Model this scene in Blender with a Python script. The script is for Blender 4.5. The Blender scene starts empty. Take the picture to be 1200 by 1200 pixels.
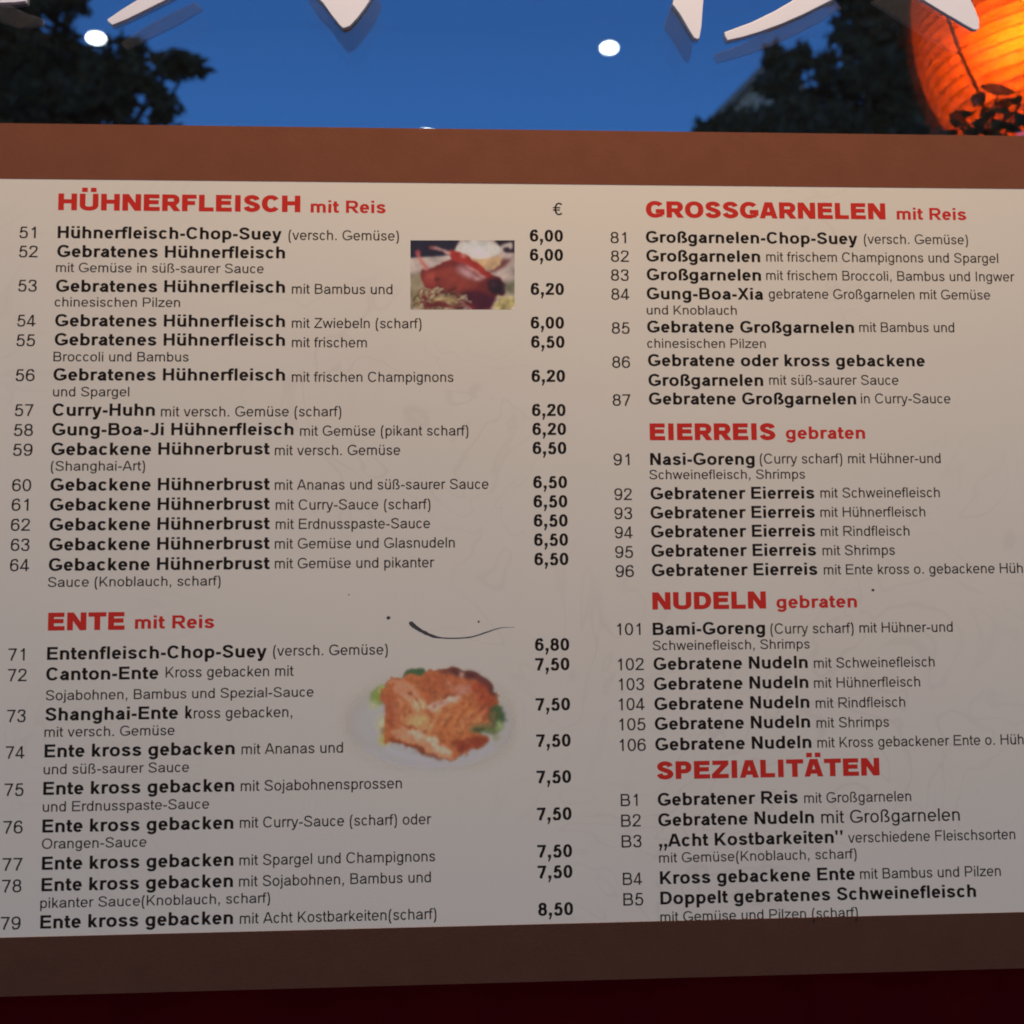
import bpy, bmesh, math, random
import numpy as np
from mathutils import Vector, Matrix

random.seed(7)
rng = np.random.default_rng(7)
scene = bpy.context.scene
COL = scene.collection

# ------------------------------------------------------------------ camera
F_PX, RES = 1250.0, 1200.0
DIST = 0.42
_X = np.array([24770.0, 136.0, -F_PX]); _X /= np.linalg.norm(_X)
_Z = np.array([-149.0, 15670.0, -F_PX]); _Z -= _X * (_X @ _Z); _Z /= np.linalg.norm(_Z)
_Y = np.cross(_Z, _X)
R = np.stack([_X, _Y, _Z], 1)                       # world -> camera
FWD = R.T @ np.array([0, 0, -1.0])
CAM = np.array([0, 0, 1.5]) - DIST * FWD
cam_data = bpy.data.cameras.new("camera")
cam = bpy.data.objects.new("camera", cam_data)
COL.objects.link(cam)
m = Matrix([list(r) for r in R.T]).to_4x4()
m.translation = Vector(CAM)
cam.matrix_world = m
cam_data.sensor_width = 36.0
cam_data.lens = 36.0 * F_PX / RES
cam_data.clip_start = 0.01
cam_data.clip_end = 500.0
cam_data.dof.use_dof = True
cam_data.dof.focus_distance = 0.428
cam_data.dof.aperture_fstop = 15.0
scene.camera = cam

# ------------------------------------------------------------------ sky at dusk
world = bpy.data.worlds.new("World"); scene.world = world
world.use_nodes = True
wn, wl = world.node_tree.nodes, world.node_tree.links
bg = wn["Background"]
sky = wn.new("ShaderNodeTexSky"); sky.sky_type = 'NISHITA'; sky.sun_disc = False
sky.sun_elevation = math.radians(5.0); sky.sun_rotation = math.radians(0)
sky.ozone_density = 3.0; sky.dust_density = 0.2; sky.air_density = 1.0
tint = wn.new("ShaderNodeMixRGB"); tint.blend_type = 'MULTIPLY'; tint.inputs[0].default_value = 1.0
tint.inputs[2].default_value = (0.37, 0.63, 1.08, 1)
wl.new(sky.outputs[0], tint.inputs[1]); wl.new(tint.outputs[0], bg.inputs[0])
bg.inputs[1].default_value = 0.15

# ------------------------------------------------------------------ the warm lamp over the menu
ld = bpy.data.lights.new("menu_lamp", 'AREA'); ld.shape = 'RECTANGLE'
ld.size = 0.30; ld.size_y = 0.06; ld.energy = 5.15; ld.color = (1.0, 0.66, 0.36)
lamp = bpy.data.objects.new("menu_lamp", ld); COL.objects.link(lamp)
lamp.location = (0.07, -0.46, 2.40)
lamp.rotation_euler = (Vector((0.02, 0.0, 1.52)) - Vector(lamp.location)).to_track_quat('-Z', 'Y').to_euler()

vs = scene.view_settings
vs.view_transform = 'Standard'; vs.look = 'None'; vs.gamma = 1.0; vs.exposure = 1.0
vs.use_curve_mapping = False
scene.cycles.filter_width = 1.9
scene.cycles.max_bounces = 10
scene.cycles.transparent_max_bounces = 16
scene.cycles.sample_clamp_indirect = 6.0

# ------------------------------------------------------------------ helpers
def P(px, py, y=0.0):
    """photo pixel -> point on the vertical plane at depth y"""
    d = R.T @ np.array([(px - 600) / F_PX, (600 - py) / F_PX, -1.0])
    return Vector(CAM + d * ((y - CAM[1]) / d[1]))

GLASS_Y = 0.006
def RP(px, py, y):
    """pixel in the window glass -> point at depth y (negative: across the street) that it mirrors"""
    d = R.T @ np.array([(px - 600) / F_PX, (600 - py) / F_PX, -1.0])
    h = CAM + d * ((GLASS_Y - CAM[1]) / d[1])
    d = d * np.array([1, -1, 1])
    return Vector(h + d * ((y - h[1]) / d[1]))

def mesh_obj(name, verts, faces, mat=None, parent=None, smooth=False):
    me = bpy.data.meshes.new(name)
    me.from_pydata([tuple(v) for v in verts], [], faces)
    me.update()
    if smooth:
        for p in me.polygons: p.use_smooth = True
    o = bpy.data.objects.new(name, me); COL.objects.link(o)
    if mat: me.materials.append(mat)
    if parent: o.parent = parent
    return o

def bm_obj(name, bm, mat=None, parent=None, smooth=False):
    bmesh.ops.recalc_face_normals(bm, faces=bm.faces)
    me = bpy.data.meshes.new(name); bm.to_mesh(me); bm.free()
    if smooth:
        for p in me.polygons: p.use_smooth = True
    o = bpy.data.objects.new(name, me); COL.objects.link(o)
    if mat: me.materials.append(mat)
    if parent: o.parent = parent
    return o

def box(name, lo, hi, mat, parent=None, bevel=0.0, seg=2):
    bm = bmesh.new()
    bmesh.ops.create_cube(bm, size=1.0)
    for v in bm.verts:
        v.co = Vector([lo[i] + (v.co[i] + 0.5) * (hi[i] - lo[i]) for i in range(3)])
    if bevel:
        bmesh.ops.bevel(bm, geom=bm.edges[:], offset=bevel, segments=seg, affect='EDGES', profile=0.5)
    return bm_obj(name, bm, mat, parent)

def prism(name, pts_xz, y0, y1, mat, parent=None, bevel=0.0):
    """outline in x,z extruded from depth y0 (front) to y1 (back)"""
    bm = bmesh.new()
    f = bm.faces.new([bm.verts.new((p[0], y0, p[1])) for p in pts_xz])
    r = bmesh.ops.extrude_face_region(bm, geom=[f])
    for e in r['geom']:
        if isinstance(e, bmesh.types.BMVert): e.co.y = y1
    if bevel:
        es = [e for e in bm.edges if all(abs(v.co.y - y0) < 1e-7 for v in e.verts)]
        bmesh.ops.bevel(bm, geom=es, offset=bevel, segments=2, affect='EDGES', profile=0.6)
    return bm_obj(name, bm, mat, parent)

def tube(bm, pts, radii, n=8):
    rings = []
    for i, p in enumerate(pts):
        a = pts[max(i - 1, 0)]; b = pts[min(i + 1, len(pts) - 1)]
        t = (Vector(b) - Vector(a)).normalized()
        u = t.orthogonal().normalized(); w = t.cross(u)
        rings.append([bm.verts.new(Vector(p) + radii[i] * (math.cos(k * 2 * math.pi / n) * u + math.sin(k * 2 * math.pi / n) * w)) for k in range(n)])
    for a, b in zip(rings, rings[1:]):
        best = min(range(n), key=lambda s: sum((a[k].co - b[(k + s) % n].co).length for k in range(n)))
        for k in range(n):
            bm.faces.new((a[k], a[(k + 1) % n], b[(k + 1 + best) % n], b[(k + best) % n]))
    bm.faces.new(rings[0]); bm.faces.new(rings[-1][::-1])

def lathe(bm, prof, c, n=40):
    rings = [[bm.verts.new((c[0] + r * math.cos(2 * math.pi * k / n), c[1] + r * math.sin(2 * math.pi * k / n), c[2] + z)) for k in range(n)] for r, z in prof]
    for a, b in zip(rings, rings[1:]):
        for k in range(n): bm.faces.new((a[k], a[(k + 1) % n], b[(k + 1) % n], b[k]))
    return rings

def spline(ctrl, n):
    ctrl = [np.array(c, float) for c in ctrl]
    c = [2 * ctrl[0] - ctrl[1]] + ctrl + [2 * ctrl[-1] - ctrl[-2]]
    out = []
    for i in range(1, len(c) - 2):
        for k in range(n):
            t = k / n
            out.append(0.5 * (2 * c[i] + (c[i + 1] - c[i - 1]) * t + (2 * c[i - 1] - 5 * c[i] + 4 * c[i + 1] - c[i + 2]) * t * t + (3 * c[i] - c[i - 1] - 3 * c[i + 1] + c[i + 2]) * t ** 3))
    out.append(ctrl[-1]); return out
def tag(o, label, cat, group=None):
    o["label"] = label; o["category"] = cat
    if group: o["group"] = group
    return o
def struct(o):
    o["kind"] = "structure"; return o
def empty(name, loc):
    o = bpy.data.objects.new(name, None); COL.objects.link(o); o.location = loc
    o.empty_display_size = 0.02
    return o
def adopt(child, root):
    child.parent = root
    child.matrix_parent_inverse = Matrix.Translation(-Vector(root.location))
    return child

def lin(c):
    c = np.asarray(c, float) / 255.0
    return np.where(c <= 0.04045, c / 12.92, ((c + 0.055) / 1.055) ** 2.4)

# ------------------------------------------------------------------ materials
def principled(name, color, rough=0.5, spec=0.5, noise=0.0, nscale=40.0, bump=0.0, bscale=300.0, metallic=0.0, col2=None, mapscale=(1, 1, 1)):
    mt = bpy.data.materials.new(name); mt.use_nodes = True
    n, l = mt.node_tree.nodes, mt.node_tree.links
    b = n["Principled BSDF"]
    b.inputs["Roughness"].default_value = rough
    b.inputs["Specular IOR Level"].default_value = spec
    b.inputs["Metallic"].default_value = metallic
    b.inputs["Base Color"].default_value = (*color, 1)
    tc = n.new("ShaderNodeTexCoord"); mp = n.new("ShaderNodeMapping")
    mp.inputs["Scale"].default_value = mapscale
    l.new(tc.outputs["Object"], mp.inputs[0])
    if noise:
        t = n.new("ShaderNodeTexNoise"); t.inputs["Scale"].default_value = nscale; t.inputs["Detail"].default_value = 6
        l.new(mp.outputs[0], t.inputs[0])
        r = n.new("ShaderNodeValToRGB")
        c2 = col2 or tuple(max(0, c * (1 - noise)) for c in color)
        r.color_ramp.elements[0].position = 0.3; r.color_ramp.elements[0].color = (*c2, 1)
        r.color_ramp.elements[1].position = 0.7; r.color_ramp.elements[1].color = (*color, 1)
        l.new(t.outputs[0], r.inputs[0]); l.new(r.outputs[0], b.inputs["Base Color"])
    if bump:
        t = n.new("ShaderNodeTexNoise"); t.inputs["Scale"].default_value = bscale; t.inputs["Detail"].default_value = 4
        l.new(mp.outputs[0], t.inputs[0])
        bp = n.new("ShaderNodeBump"); bp.inputs["Strength"].default_value = bump; bp.inputs["Distance"].default_value = 0.0006
        l.new(t.outputs[0], bp.inputs["Height"]); l.new(bp.outputs[0], b.inputs["Normal"])
    return mt

def paper_material():
    mt = principled("menu_paper", (0.83, 0.79, 0.61), rough=0.42, spec=0.3, bump=0.10, bscale=25.0)
    n, l = mt.node_tree.nodes, mt.node_tree.links
    b = n["Principled BSDF"]
    tc = n.new("ShaderNodeTexCoord")
    # pale swirling print: thin contour lines of a warped noise, gathered in clouds
    def noise(scale, detail, dist, off):
        mp = n.new("ShaderNodeMapping"); mp.inputs["Location"].default_value = off
        l.new(tc.outputs["Object"], mp.inputs[0])
        t = n.new("ShaderNodeTexNoise"); t.inputs["Scale"].default_value = scale
        t.inputs["Detail"].default_value = detail; t.inputs["Distortion"].default_value = dist
        l.new(mp.outputs[0], t.inputs[0]); return t
    def math_(op, a, v):
        k = n.new("ShaderNodeMath"); k.operation = op; l.new(a, k.inputs[0])
        if isinstance(v, (int, float)): k.inputs[1].default_value = v
        else: l.new(v, k.inputs[1])
        return k.outputs[0]
    w = noise(17, 2.5, 1.6, (3, 0, 1))
    s = math_('MULTIPLY', w.outputs[0], 7.0)
    s = math_('FRACT', s, 0)
    s = math_('SUBTRACT', s, 0.5)
    s = math_('ABSOLUTE', s, 0)
    rl = n.new("ShaderNodeValToRGB")
    rl.color_ramp.elements[0].position = 0.0; rl.color_ramp.elements[0].color = (1, 1, 1, 1)
    rl.color_ramp.elements[1].position = 0.10; rl.color_ramp.elements[1].color = (0, 0, 0, 1)
    l.new(s, rl.inputs[0])
    cl = noise(8, 2, 0.3, (0.4, 0, 7.3))
    rc = n.new("ShaderNodeValToRGB")
    rc.color_ramp.elements[0].position = 0.46; rc.color_ramp.elements[0].color = (0, 0, 0, 1)
    rc.color_ramp.elements[1].position = 0.62; rc.color_ramp.elements[1].color = (1, 1, 1, 1)
    l.new(cl.outputs[0], rc.inputs[0])
    fine = noise(60, 6, 0.8, (0, 0, 0))
    k = math_('MULTIPLY', rl.outputs[0], rc.outputs[0])
    k2 = math_('MULTIPLY', rc.outputs[0], fine.outputs[0])
    k2 = math_('MULTIPLY', k2, 0.5)
    k = math_('ADD', k, k2)
    k = math_('MULTIPLY', k, 0.11)
    mx = n.new("ShaderNodeMixRGB"); l.new(k, mx.inputs[0])
    mx.inputs[1].default_value = (0.83, 0.79, 0.61, 1); mx.inputs[2].default_value = (0.34, 0.24, 0.24, 1)
    l.new(mx.outputs[0], b.inputs["Base Color"])
    return mt

def glass_material(name, refl, haze):
    mt = bpy.data.materials.new(name); mt.use_nodes = True
    n, l = mt.node_tree.nodes, mt.node_tree.links
    n.remove(n["Principled BSDF"]); out = n["Material Output"]
    t = n.new("ShaderNodeBsdfTransparent"); t.inputs[0].default_value = (0.93, 0.95, 0.95, 1)
    g = n.new("ShaderNodeBsdfGlossy"); g.inputs["Roughness"].default_value = 0.0
    mx = n.new("ShaderNodeMixShader"); mx.inputs[0].default_value = refl
    l.new(t.outputs[0], mx.inputs[1]); l.new(g.outputs[0], mx.inputs[2])
    hz = n.new("ShaderNodeBsdfDiffuse"); hz.inputs[0].default_value = (0.6, 0.58, 0.55, 1)      # faint pale haze, added to lift the dark reflections
    mz = n.new("ShaderNodeMixShader"); mz.inputs[0].default_value = haze
    l.new(mx.outputs[0], mz.inputs[1]); l.new(hz.outputs[0], mz.inputs[2]); l.new(mz.outputs[0], out.inputs[0])
    return mt

M = {}
M['paper'] = paper_material()
M['ink'] = principled("black_ink", (0.024, 0.018, 0.014), 0.8, 0.0)
M['ink_light'] = principled("thin_black_ink", (0.038, 0.028, 0.023), 0.8, 0.0)
M['red_ink'] = principled("red_ink", (0.66, 0.040, 0.026), 0.7, 0.05)
M['frame'] = principled("brown_painted_metal", (0.232, 0.086, 0.043), 0.6, 0.04, noise=0.09, nscale=90, bump=0.12, bscale=900)
M['red_wall'] = principled("dark_red_paint", (0.36, 0.0025, 0.004), 0.8, 0.05, noise=0.2, nscale=30)
M['glass_front'] = glass_material("window_glass_outer_face", 0.30, 0.006)
M['glass_back'] = glass_material("window_glass_inner_face", 0.55, 0.0)
M['vinyl'] = principled("white_acrylic", (0.85, 0.88, 0.90), 0.4, 0.4)
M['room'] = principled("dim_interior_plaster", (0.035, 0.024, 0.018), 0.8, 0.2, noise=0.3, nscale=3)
M['dark_wood'] = principled("dark_wood", (0.03, 0.018, 0.012), 0.5, 0.4, noise=0.4, nscale=30, mapscale=(1, 1, 0.1))
M['leaf_in'] = principled("dark_houseplant_leaf", (0.018, 0.030, 0.012), 0.45, 0.4, noise=0.4, nscale=60)
M['stem_in'] = principled("houseplant_stem", (0.03, 0.02, 0.012), 0.7, 0.2)
M['pot'] = principled("clay_pot", (0.22, 0.09, 0.05), 0.8, 0.2, noise=0.2)
M['rib'] = principled("lantern_wire", (0.05, 0.008, 0.004), 0.6, 0.2)
M['gold'] = principled("lantern_gold_paint", (0.55, 0.33, 0.06), 0.35, 0.5, metallic=0.6)
M['bark'] = principled("bark", (0.06, 0.045, 0.035), 0.9, 0.1, noise=0.4, nscale=8, mapscale=(1, 1, 0.3))
M['leaf'] = principled("tree_leaf", (0.13, 0.14, 0.10), 0.6, 0.3, noise=0.5, nscale=3)
M['pave'] = principled("pavement", (0.09, 0.085, 0.08), 0.85, 0.2, noise=0.3, nscale=5)
M['plaster'] = principled("house_plaster", (0.62, 0.60, 0.58), 0.9, 0.1, noise=0.15, nscale=2)
M['rooftile'] = principled("roof_tile", (0.42, 0.40, 0.40), 0.8, 0.2, noise=0.3, nscale=6)
M['metal'] = principled("grey_lamp_housing", (0.12, 0.12, 0.13), 0.4, 0.5, metallic=0.7)
M['winglass'] = principled("dark_house_pane", (0.02, 0.025, 0.03), 0.1, 0.5)

def emission(name, col, strength):
    mt = bpy.data.materials.new(name); mt.use_nodes = True
    n, l = mt.node_tree.nodes, mt.node_tree.links
    n.remove(n["Principled BSDF"])
    e = n.new("ShaderNodeEmission"); e.inputs[0].default_value = (*col, 1); e.inputs[1].default_value = strength
    l.new(e.outputs[0], n["Material Output"].inputs[0])
    return mt
M['led'] = emission("street_lamp_diffuser", (0.80, 0.93, 1.0), 9.0)
M['bulb'] = emission("lantern_bulb", (1.0, 0.74, 0.38), 84.0)

def lantern_paper():
    mt = bpy.data.materials.new("red_lantern_paper"); mt.use_nodes = True
    n, l = mt.node_tree.nodes, mt.node_tree.links
    n.remove(n["Principled BSDF"])
    tc = n.new("ShaderNodeTexCoord")
    t = n.new("ShaderNodeTexNoise"); t.inputs["Scale"].default_value = 90; t.inputs["Detail"].default_value = 5
    l.new(tc.outputs["Object"], t.inputs[0])
    r = n.new("ShaderNodeValToRGB")
    r.color_ramp.elements[0].position = 0.3; r.color_ramp.elements[0].color = (0.48, 0.044, 0.0015, 1)
    r.color_ramp.elements[1].position = 0.7; r.color_ramp.elements[1].color = (0.58, 0.062, 0.0025, 1)
    l.new(t.outputs[0], r.inputs[0])
    tr = n.new("ShaderNodeBsdfTranslucent"); l.new(r.outputs[0], tr.inputs[0])
    df = n.new("ShaderNodeBsdfDiffuse"); df.inputs[0].default_value = (0.20, 0.008, 0.003, 1)
    m1 = n.new("ShaderNodeMixShader"); m1.inputs[0].default_value = 0.30
    l.new(tr.outputs[0], m1.inputs[1]); l.new(df.outputs[0], m1.inputs[2])
    l.new(m1.outputs[0], n["Material Output"].inputs[0])
    return mt
M['lantern'] = lantern_paper()

# ------------------------------------------------------------------ key heights on the board (metres)
Z_RAIL_TOP, Z_RAIL_BOT = 1.6553, 1.6327        # upper rail
Z_SILL_TOP, Z_SILL_BOT = 1.3420, 1.3187        # lower rail
XL, XR = -0.215, 0.236                          # sheet edges
HALF = 1.6                                      # half width of the shop front that is built

# ------------------------------------------------------------------ setting
struct(mesh_obj("ground", [(-60, -70, 0), (60, -70, 0), (60, 20, 0), (-60, 20, 0)], [(0, 1, 2, 3)], M['pave']))
struct(box("wall", (-HALF, 0.030, 0.0), (HALF, 0.20, Z_RAIL_TOP - 0.012), M['red_wall']))
# dim room behind the glass: floor shelf level, back wall, sides, ceiling, all one shell
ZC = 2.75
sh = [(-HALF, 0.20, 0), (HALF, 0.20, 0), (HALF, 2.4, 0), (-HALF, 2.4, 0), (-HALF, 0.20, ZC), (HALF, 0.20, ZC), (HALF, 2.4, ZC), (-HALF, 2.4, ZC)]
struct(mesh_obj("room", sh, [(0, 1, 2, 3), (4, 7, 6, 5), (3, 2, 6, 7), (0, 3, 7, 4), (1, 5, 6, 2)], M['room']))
struct(box("wall_header", (-HALF, 0.030, 2.62), (HALF, 0.199, ZC + 0.3), M['red_wall']))
struct(box("wall_left", (-HALF - 0.4, 0.030, 0.0), (-HALF - 0.001, 0.25, ZC + 0.3), M['red_wall']))
struct(box("wall_right", (HALF + 0.001, 0.030, 0.0), (HALF + 0.4, 0.25, ZC + 0.3), M['red_wall']))

# ------------------------------------------------------------------ window pane (8 mm, both faces mirror the dusk)
pane = box("window_pane", (-HALF + 0.002, GLASS_Y, Z_RAIL_TOP - 0.0105), (HALF - 0.002, GLASS_Y + 0.008, 2.60), M['glass_front'])
pane.data.materials.append(M['glass_back'])
for p in pane.data.polygons:
    p.material_index = 1 if p.normal.y > 0.5 else 0
tag(pane, "shop window glass mirroring the blue dusk sky above the brown rail", "window")

# ------------------------------------------------------------------ menu frame
fr = empty("menu_holder", (0, 0, Z_SILL_BOT))
tag(fr, "brown painted frame clamping the printed menu sheet below the window", "menu holder")
FX0, FX1 = XL - 0.03, XR + 0.03
adopt(box("top_rail", (FX0 - 0.7, -0.00058, Z_RAIL_BOT), (FX1 + 0.7, 0.0055, Z_RAIL_TOP), M['frame'], bevel=0.0), fr)
# lower rail: face shaped to lean back under itself, darker by catching less lamp light
bm = bmesh.new()
pr = [(0.0055, Z_SILL_TOP), (-0.00068, Z_SILL_TOP), (0.0052, Z_SILL_BOT), (0.0290, Z_SILL_BOT)]
pr = pr + [(0.0290, Z_SILL_TOP - 0.004), (0.0055, Z_SILL_TOP - 0.004)]
a = [bm.verts.new((FX0 - 0.7, y, z)) for y, z in pr]; b = [bm.verts.new((FX1 + 0.7, y, z)) for y, z in pr]
for i in range(len(pr)):
    j = (i + 1) % len(pr); bm.faces.new((a[i], a[j], b[j], b[i]))
bm.faces.new(a); bm.faces.new(b[::-1])
adopt(bm_obj("bottom_rail", bm, M['frame']), fr)
for x0, x1 in ((FX0 + 0.005, XL + 0.0035), (XR - 0.0035, FX1 - 0.005)):
    adopt(box("side_stile", (x0, -0.0008, Z_SILL_TOP + 0.0005), (x1, 0.0055, Z_RAIL_BOT - 0.0005), M['frame'], bevel=0.0005), fr)
adopt(box("back_panel", (FX0, 0.0060, Z_SILL_TOP - 0.0035), (FX1, 0.0295, Z_RAIL_TOP - 0.011), M['dark_wood']), fr)

# ------------------------------------------------------------------ menu sheet
SHEET_Y = -0.0005
sheet = empty("menu_sheet", ((XL + XR) / 2, 0, Z_SILL_TOP))
tag(sheet, "printed menu sheet in German with red headings, dish rows and prices", "menu")
nx, nz = 90, 60
vv = []
for j in range(nz + 1):
    for i in range(nx + 1):
        x = XL + (XR - XL) * i / nx; z = Z_SILL_TOP - 0.0005 + (Z_RAIL_BOT + 0.003 - Z_SILL_TOP + 0.0005) * j / nz
        vv.append((x, SHEET_Y, z))
ff = [(j * (nx + 1) + i, j * (nx + 1) + i + 1, (j + 1) * (nx + 1) + i + 1, (j + 1) * (nx + 1) + i) for j in range(nz) for i in range(nx)]
ps = mesh_obj("paper", vv, ff, M['paper'])
sol = ps.modifiers.new("thickness", 'SOLIDIFY'); sol.thickness = 0.0004; sol.offset = -1
adopt(ps, sheet)
INK_Y = SHEET_Y - 0.00002

# lettering ---------------------------------------------------------------
# a plain grotesque drawn from stroke skeletons: (stem weight, bar weight) give the regular, bold and black cuts
CAP, XH, DESC = 0.716, 0.522, -0.21
ADV_R = dict(zip("abcdefghijklmnopqrstuvwxyzß", [556, 556, 500, 556, 556, 278, 556, 556, 222, 222, 500, 222, 833, 556, 556, 556, 556, 333, 500, 278, 556, 500, 722, 500, 500, 500, 611]))
ADV_R.update(zip("ABCDEFGHIJKLMNOPQRSTUVWXYZ", [667, 667, 722, 722, 667, 611, 778, 722, 278, 500, 667, 556, 833, 722, 778, 667, 778, 722, 667, 611, 722, 667, 944, 667, 667, 611]))
ADV_R.update({' ': 278, '.': 278, ',': 278, '-': 333, '(': 333, ')': 333, '"': 355, '„': 380, '€': 556})
ADV_R.update({d: 556 for d in "0123456789"})
ADV_B = dict(ADV_R); ADV_B.update(zip("abcdefghijklmnopqrstuvwxyzß", [556, 611, 556, 611, 556, 333, 611, 611, 278, 278, 556, 278, 889, 611, 611, 611, 611, 389, 556, 333, 611, 556, 778, 556, 556, 500, 611]))
ADV_B.update({'A': 722, 'B': 722, 'K': 722, 'L': 611, 'J': 556, '"': 474, '„': 500})
ADV_K = dict(ADV_B); ADV_K.update(zip("ABCDEFGHILNOPRSTUZ", [778, 778, 778, 778, 722, 667, 833, 833, 389, 667, 833, 833, 722, 778, 722, 722, 833, 722]))
CUTS = {'R': (ADV_R, 0.098, 0.086, 0.066), 'B': (ADV_B, 0.158, 0.130, 0.062), 'K': (ADV_K, 0.225, 0.176, 0.050)}

def glyph(ch, cut):
    """list of polygons (each a list of quads' corner points) for one letter"""
    adv, w, h, s = CUTS[cut]
    base = {'ü': 'u', 'ö': 'o', 'ä': 'a', 'Ü': 'U', 'Ä': 'A', 'Ö': 'O'}.get(ch, ch)
    W = adv.get(base, 556) / 1000.0
    q = []                                             # quads
    rb = s * 0.62
    l, Rr, lo, Ro = s + w / 2, W - s - w / 2, rb + w / 2, W - rb - w / 2
    T, B = CAP - h / 2, h / 2
    To, Bo, Xt = CAP + 0.010 - h / 2, h / 2 - 0.010, XH + 0.010 - h / 2
    cx = W / 2
    def stroke(pts, k=1.0):
        pts = [np.array(p, float) for p in pts]; L, Rt = [], []
        for i, p in enumerate(pts):
            t = pts[min(i + 1, len(pts) - 1)] - pts[max(i - 1, 0)]; t /= (np.hypot(*t) + 1e-9)
            o = np.array([-t[1] * w / 2, t[0] * h / 2]) * k
            L.append(p + o); Rt.append(p - o)
        q.append([(L[i], L[i + 1], Rt[i + 1], Rt[i]) for i in range(len(pts) - 1)])
    def vs(x, y0, y1, k=1.0): q.append([((x - w / 2 * k, y0), (x + w / 2 * k, y0), (x + w / 2 * k, y1), (x - w / 2 * k, y1))])
    def hs(y, x0, x1, k=1.0): q.append([((x0, y - h / 2 * k), (x1, y - h / 2 * k), (x1, y + h / 2 * k), (x0, y + h / 2 * k))])
    def dg(x0, y0, x1, y1, k=1.0):
        dx, dy = abs(x1 - x0), abs(y1 - y0); hw = w * k * math.hypot(dx, dy) / max(dy, 1e-6) / 2
        q.append([((x0 - hw, y0), (x0 + hw, y0), (x1 + hw, y1), (x1 - hw, y1))]); return hw
    def arc(x, y, rx, ry, a0, a1, n=18, e=2.25):
        out = []
        for i in range(n + 1):
            a = math.radians(a0 + (a1 - a0) * i / n); c_, s_ = math.cos(a), math.sin(a)
            out.append((x + rx * math.copysign(abs(c_) ** (2 / e), c_), y + ry * math.copysign(abs(s_) ** (2 / e), s_)))
        return out
    def spl(pts, n=6): return [tuple(p) for p in spline(pts, n)]
    def ring(x0, x1, y0, y1, a0=0, a1=360, n=30): return arc((x0 + x1) / 2, (y0 + y1) / 2, (x1 - x0) / 2, (y1 - y0) / 2, a0, a1, n)
    def scurve(x0, x1, y0, y1):
        f = lambda u, v: (x0 + (x1 - x0) * u, y0 + (y1 - y0) * v)
        stroke(spl([f(.96, .77), f(.86, .92), f(.52, 1.0), f(.16, .93), f(.05, .77), f(.16, .62), f(.50, .51), f(.86, .39), f(.99, .23), f(.86, .07), f(.49, 0.0), f(.12, .08), f(0.0, .25)], 5))
    dot0, dot1 = (XH + .088, CAP + .006) if cut != 'R' else (CAP - .10, CAP)
    m = base
    if m == 'H': vs(l, 0, CAP); vs(Rr, 0, CAP); hs(CAP * .535, l, Rr)
    elif m == 'I': vs(cx, 0, CAP)
    elif m == 'L': vs(l, 0, CAP); hs(B, l, W - .035)
    elif m == 'E': vs(l, 0, CAP); hs(T, l, W - .055); hs(CAP * .525, l, W - .085); hs(B, l, W - .04)
    elif m == 'F': vs(l, 0, CAP); hs(T, l, W - .045); hs(CAP * .50, l, W - .10)
    elif m == 'T': vs(cx, 0, CAP); hs(T, .02, W - .02)
    elif m == 'N': vs(l, 0, CAP); vs(Rr, 0, CAP); dg(l + .01, CAP, Rr - .01, 0, .92)
    elif m == 'M': vs(l, 0, CAP); vs(Rr, 0, CAP); dg(l + .01, CAP, cx, 0, .85); dg(Rr - .01, CAP, cx, 0, .85)
    elif m == 'A':
        hw = w * 0.56; dg(cx - hw * .35, CAP, hw, 0, .95); dg(cx + hw * .35, CAP, W - hw, 0, .95); y = CAP * .29
        hs(y, hw + (cx - hw) * .30, W - hw - (cx - hw) * .30)
    elif m == 'V': hw = w * .56; dg(hw, CAP, cx - hw * .3, 0, .95); dg(W - hw, CAP, cx + hw * .3, 0, .95)
    elif m == 'W':
        hw = w * .55; dg(hw, CAP, W * .27, 0, .9); dg(W * .5, CAP, W * .27, 0, .85); dg(W * .5, CAP, W * .73, 0, .85); dg(W - hw, CAP, W * .73, 0, .9)
    elif m == 'X': dg(w * .7, CAP, W - w * .6, 0, .9); dg(W - w * .7, CAP, w * .6, 0, .9)
    elif m == 'Y': vs(cx, 0, CAP * .45); dg(w * .6, CAP, cx, CAP * .38, .9); dg(W - w * .6, CAP, cx, CAP * .38, .9)
    elif m == 'Z': hs(T, .05, W - .035); hs(B, .025, W - .03); dg(W - .035 - w * .68, CAP - h, .025 + w * .68, h, .9)
    elif m == 'K': vs(l, 0, CAP); dg(l + w * .15, CAP * .30, W - .05 - w * .55, CAP, .86); dg(l + (W - l) * .28, CAP * .56, W - .012 - w * .6, 0, .92)
    elif m in 'PR':
        yb = CAP * (.455 if m == 'R' else .43); ry = (T - yb) / 2; xr = W - .045 - w / 2; bx = xr - ry * 1.05
        vs(l, 0, CAP); stroke([(l, T), (bx, T)] + arc(bx, yb + ry, xr - bx, ry, 88, -88, 14) + [(bx, yb), (l, yb)])
        if m == 'R': dg(l + (W - l) * .40, yb, W - .005 - w * .58, 0, .94)
    elif m == 'B':
        yb = CAP * .525; vs(l, 0, CAP)
        r1, r2 = (T - yb) / 2, (yb - B) / 2; x1, x2 = W - .085 - w / 2, W - .05 - w / 2
        stroke([(l, T), (x1 - r1, T)] + arc(x1 - r1, yb + r1, r1, r1, 88, -88, 12) + [(l, yb)])
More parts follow.
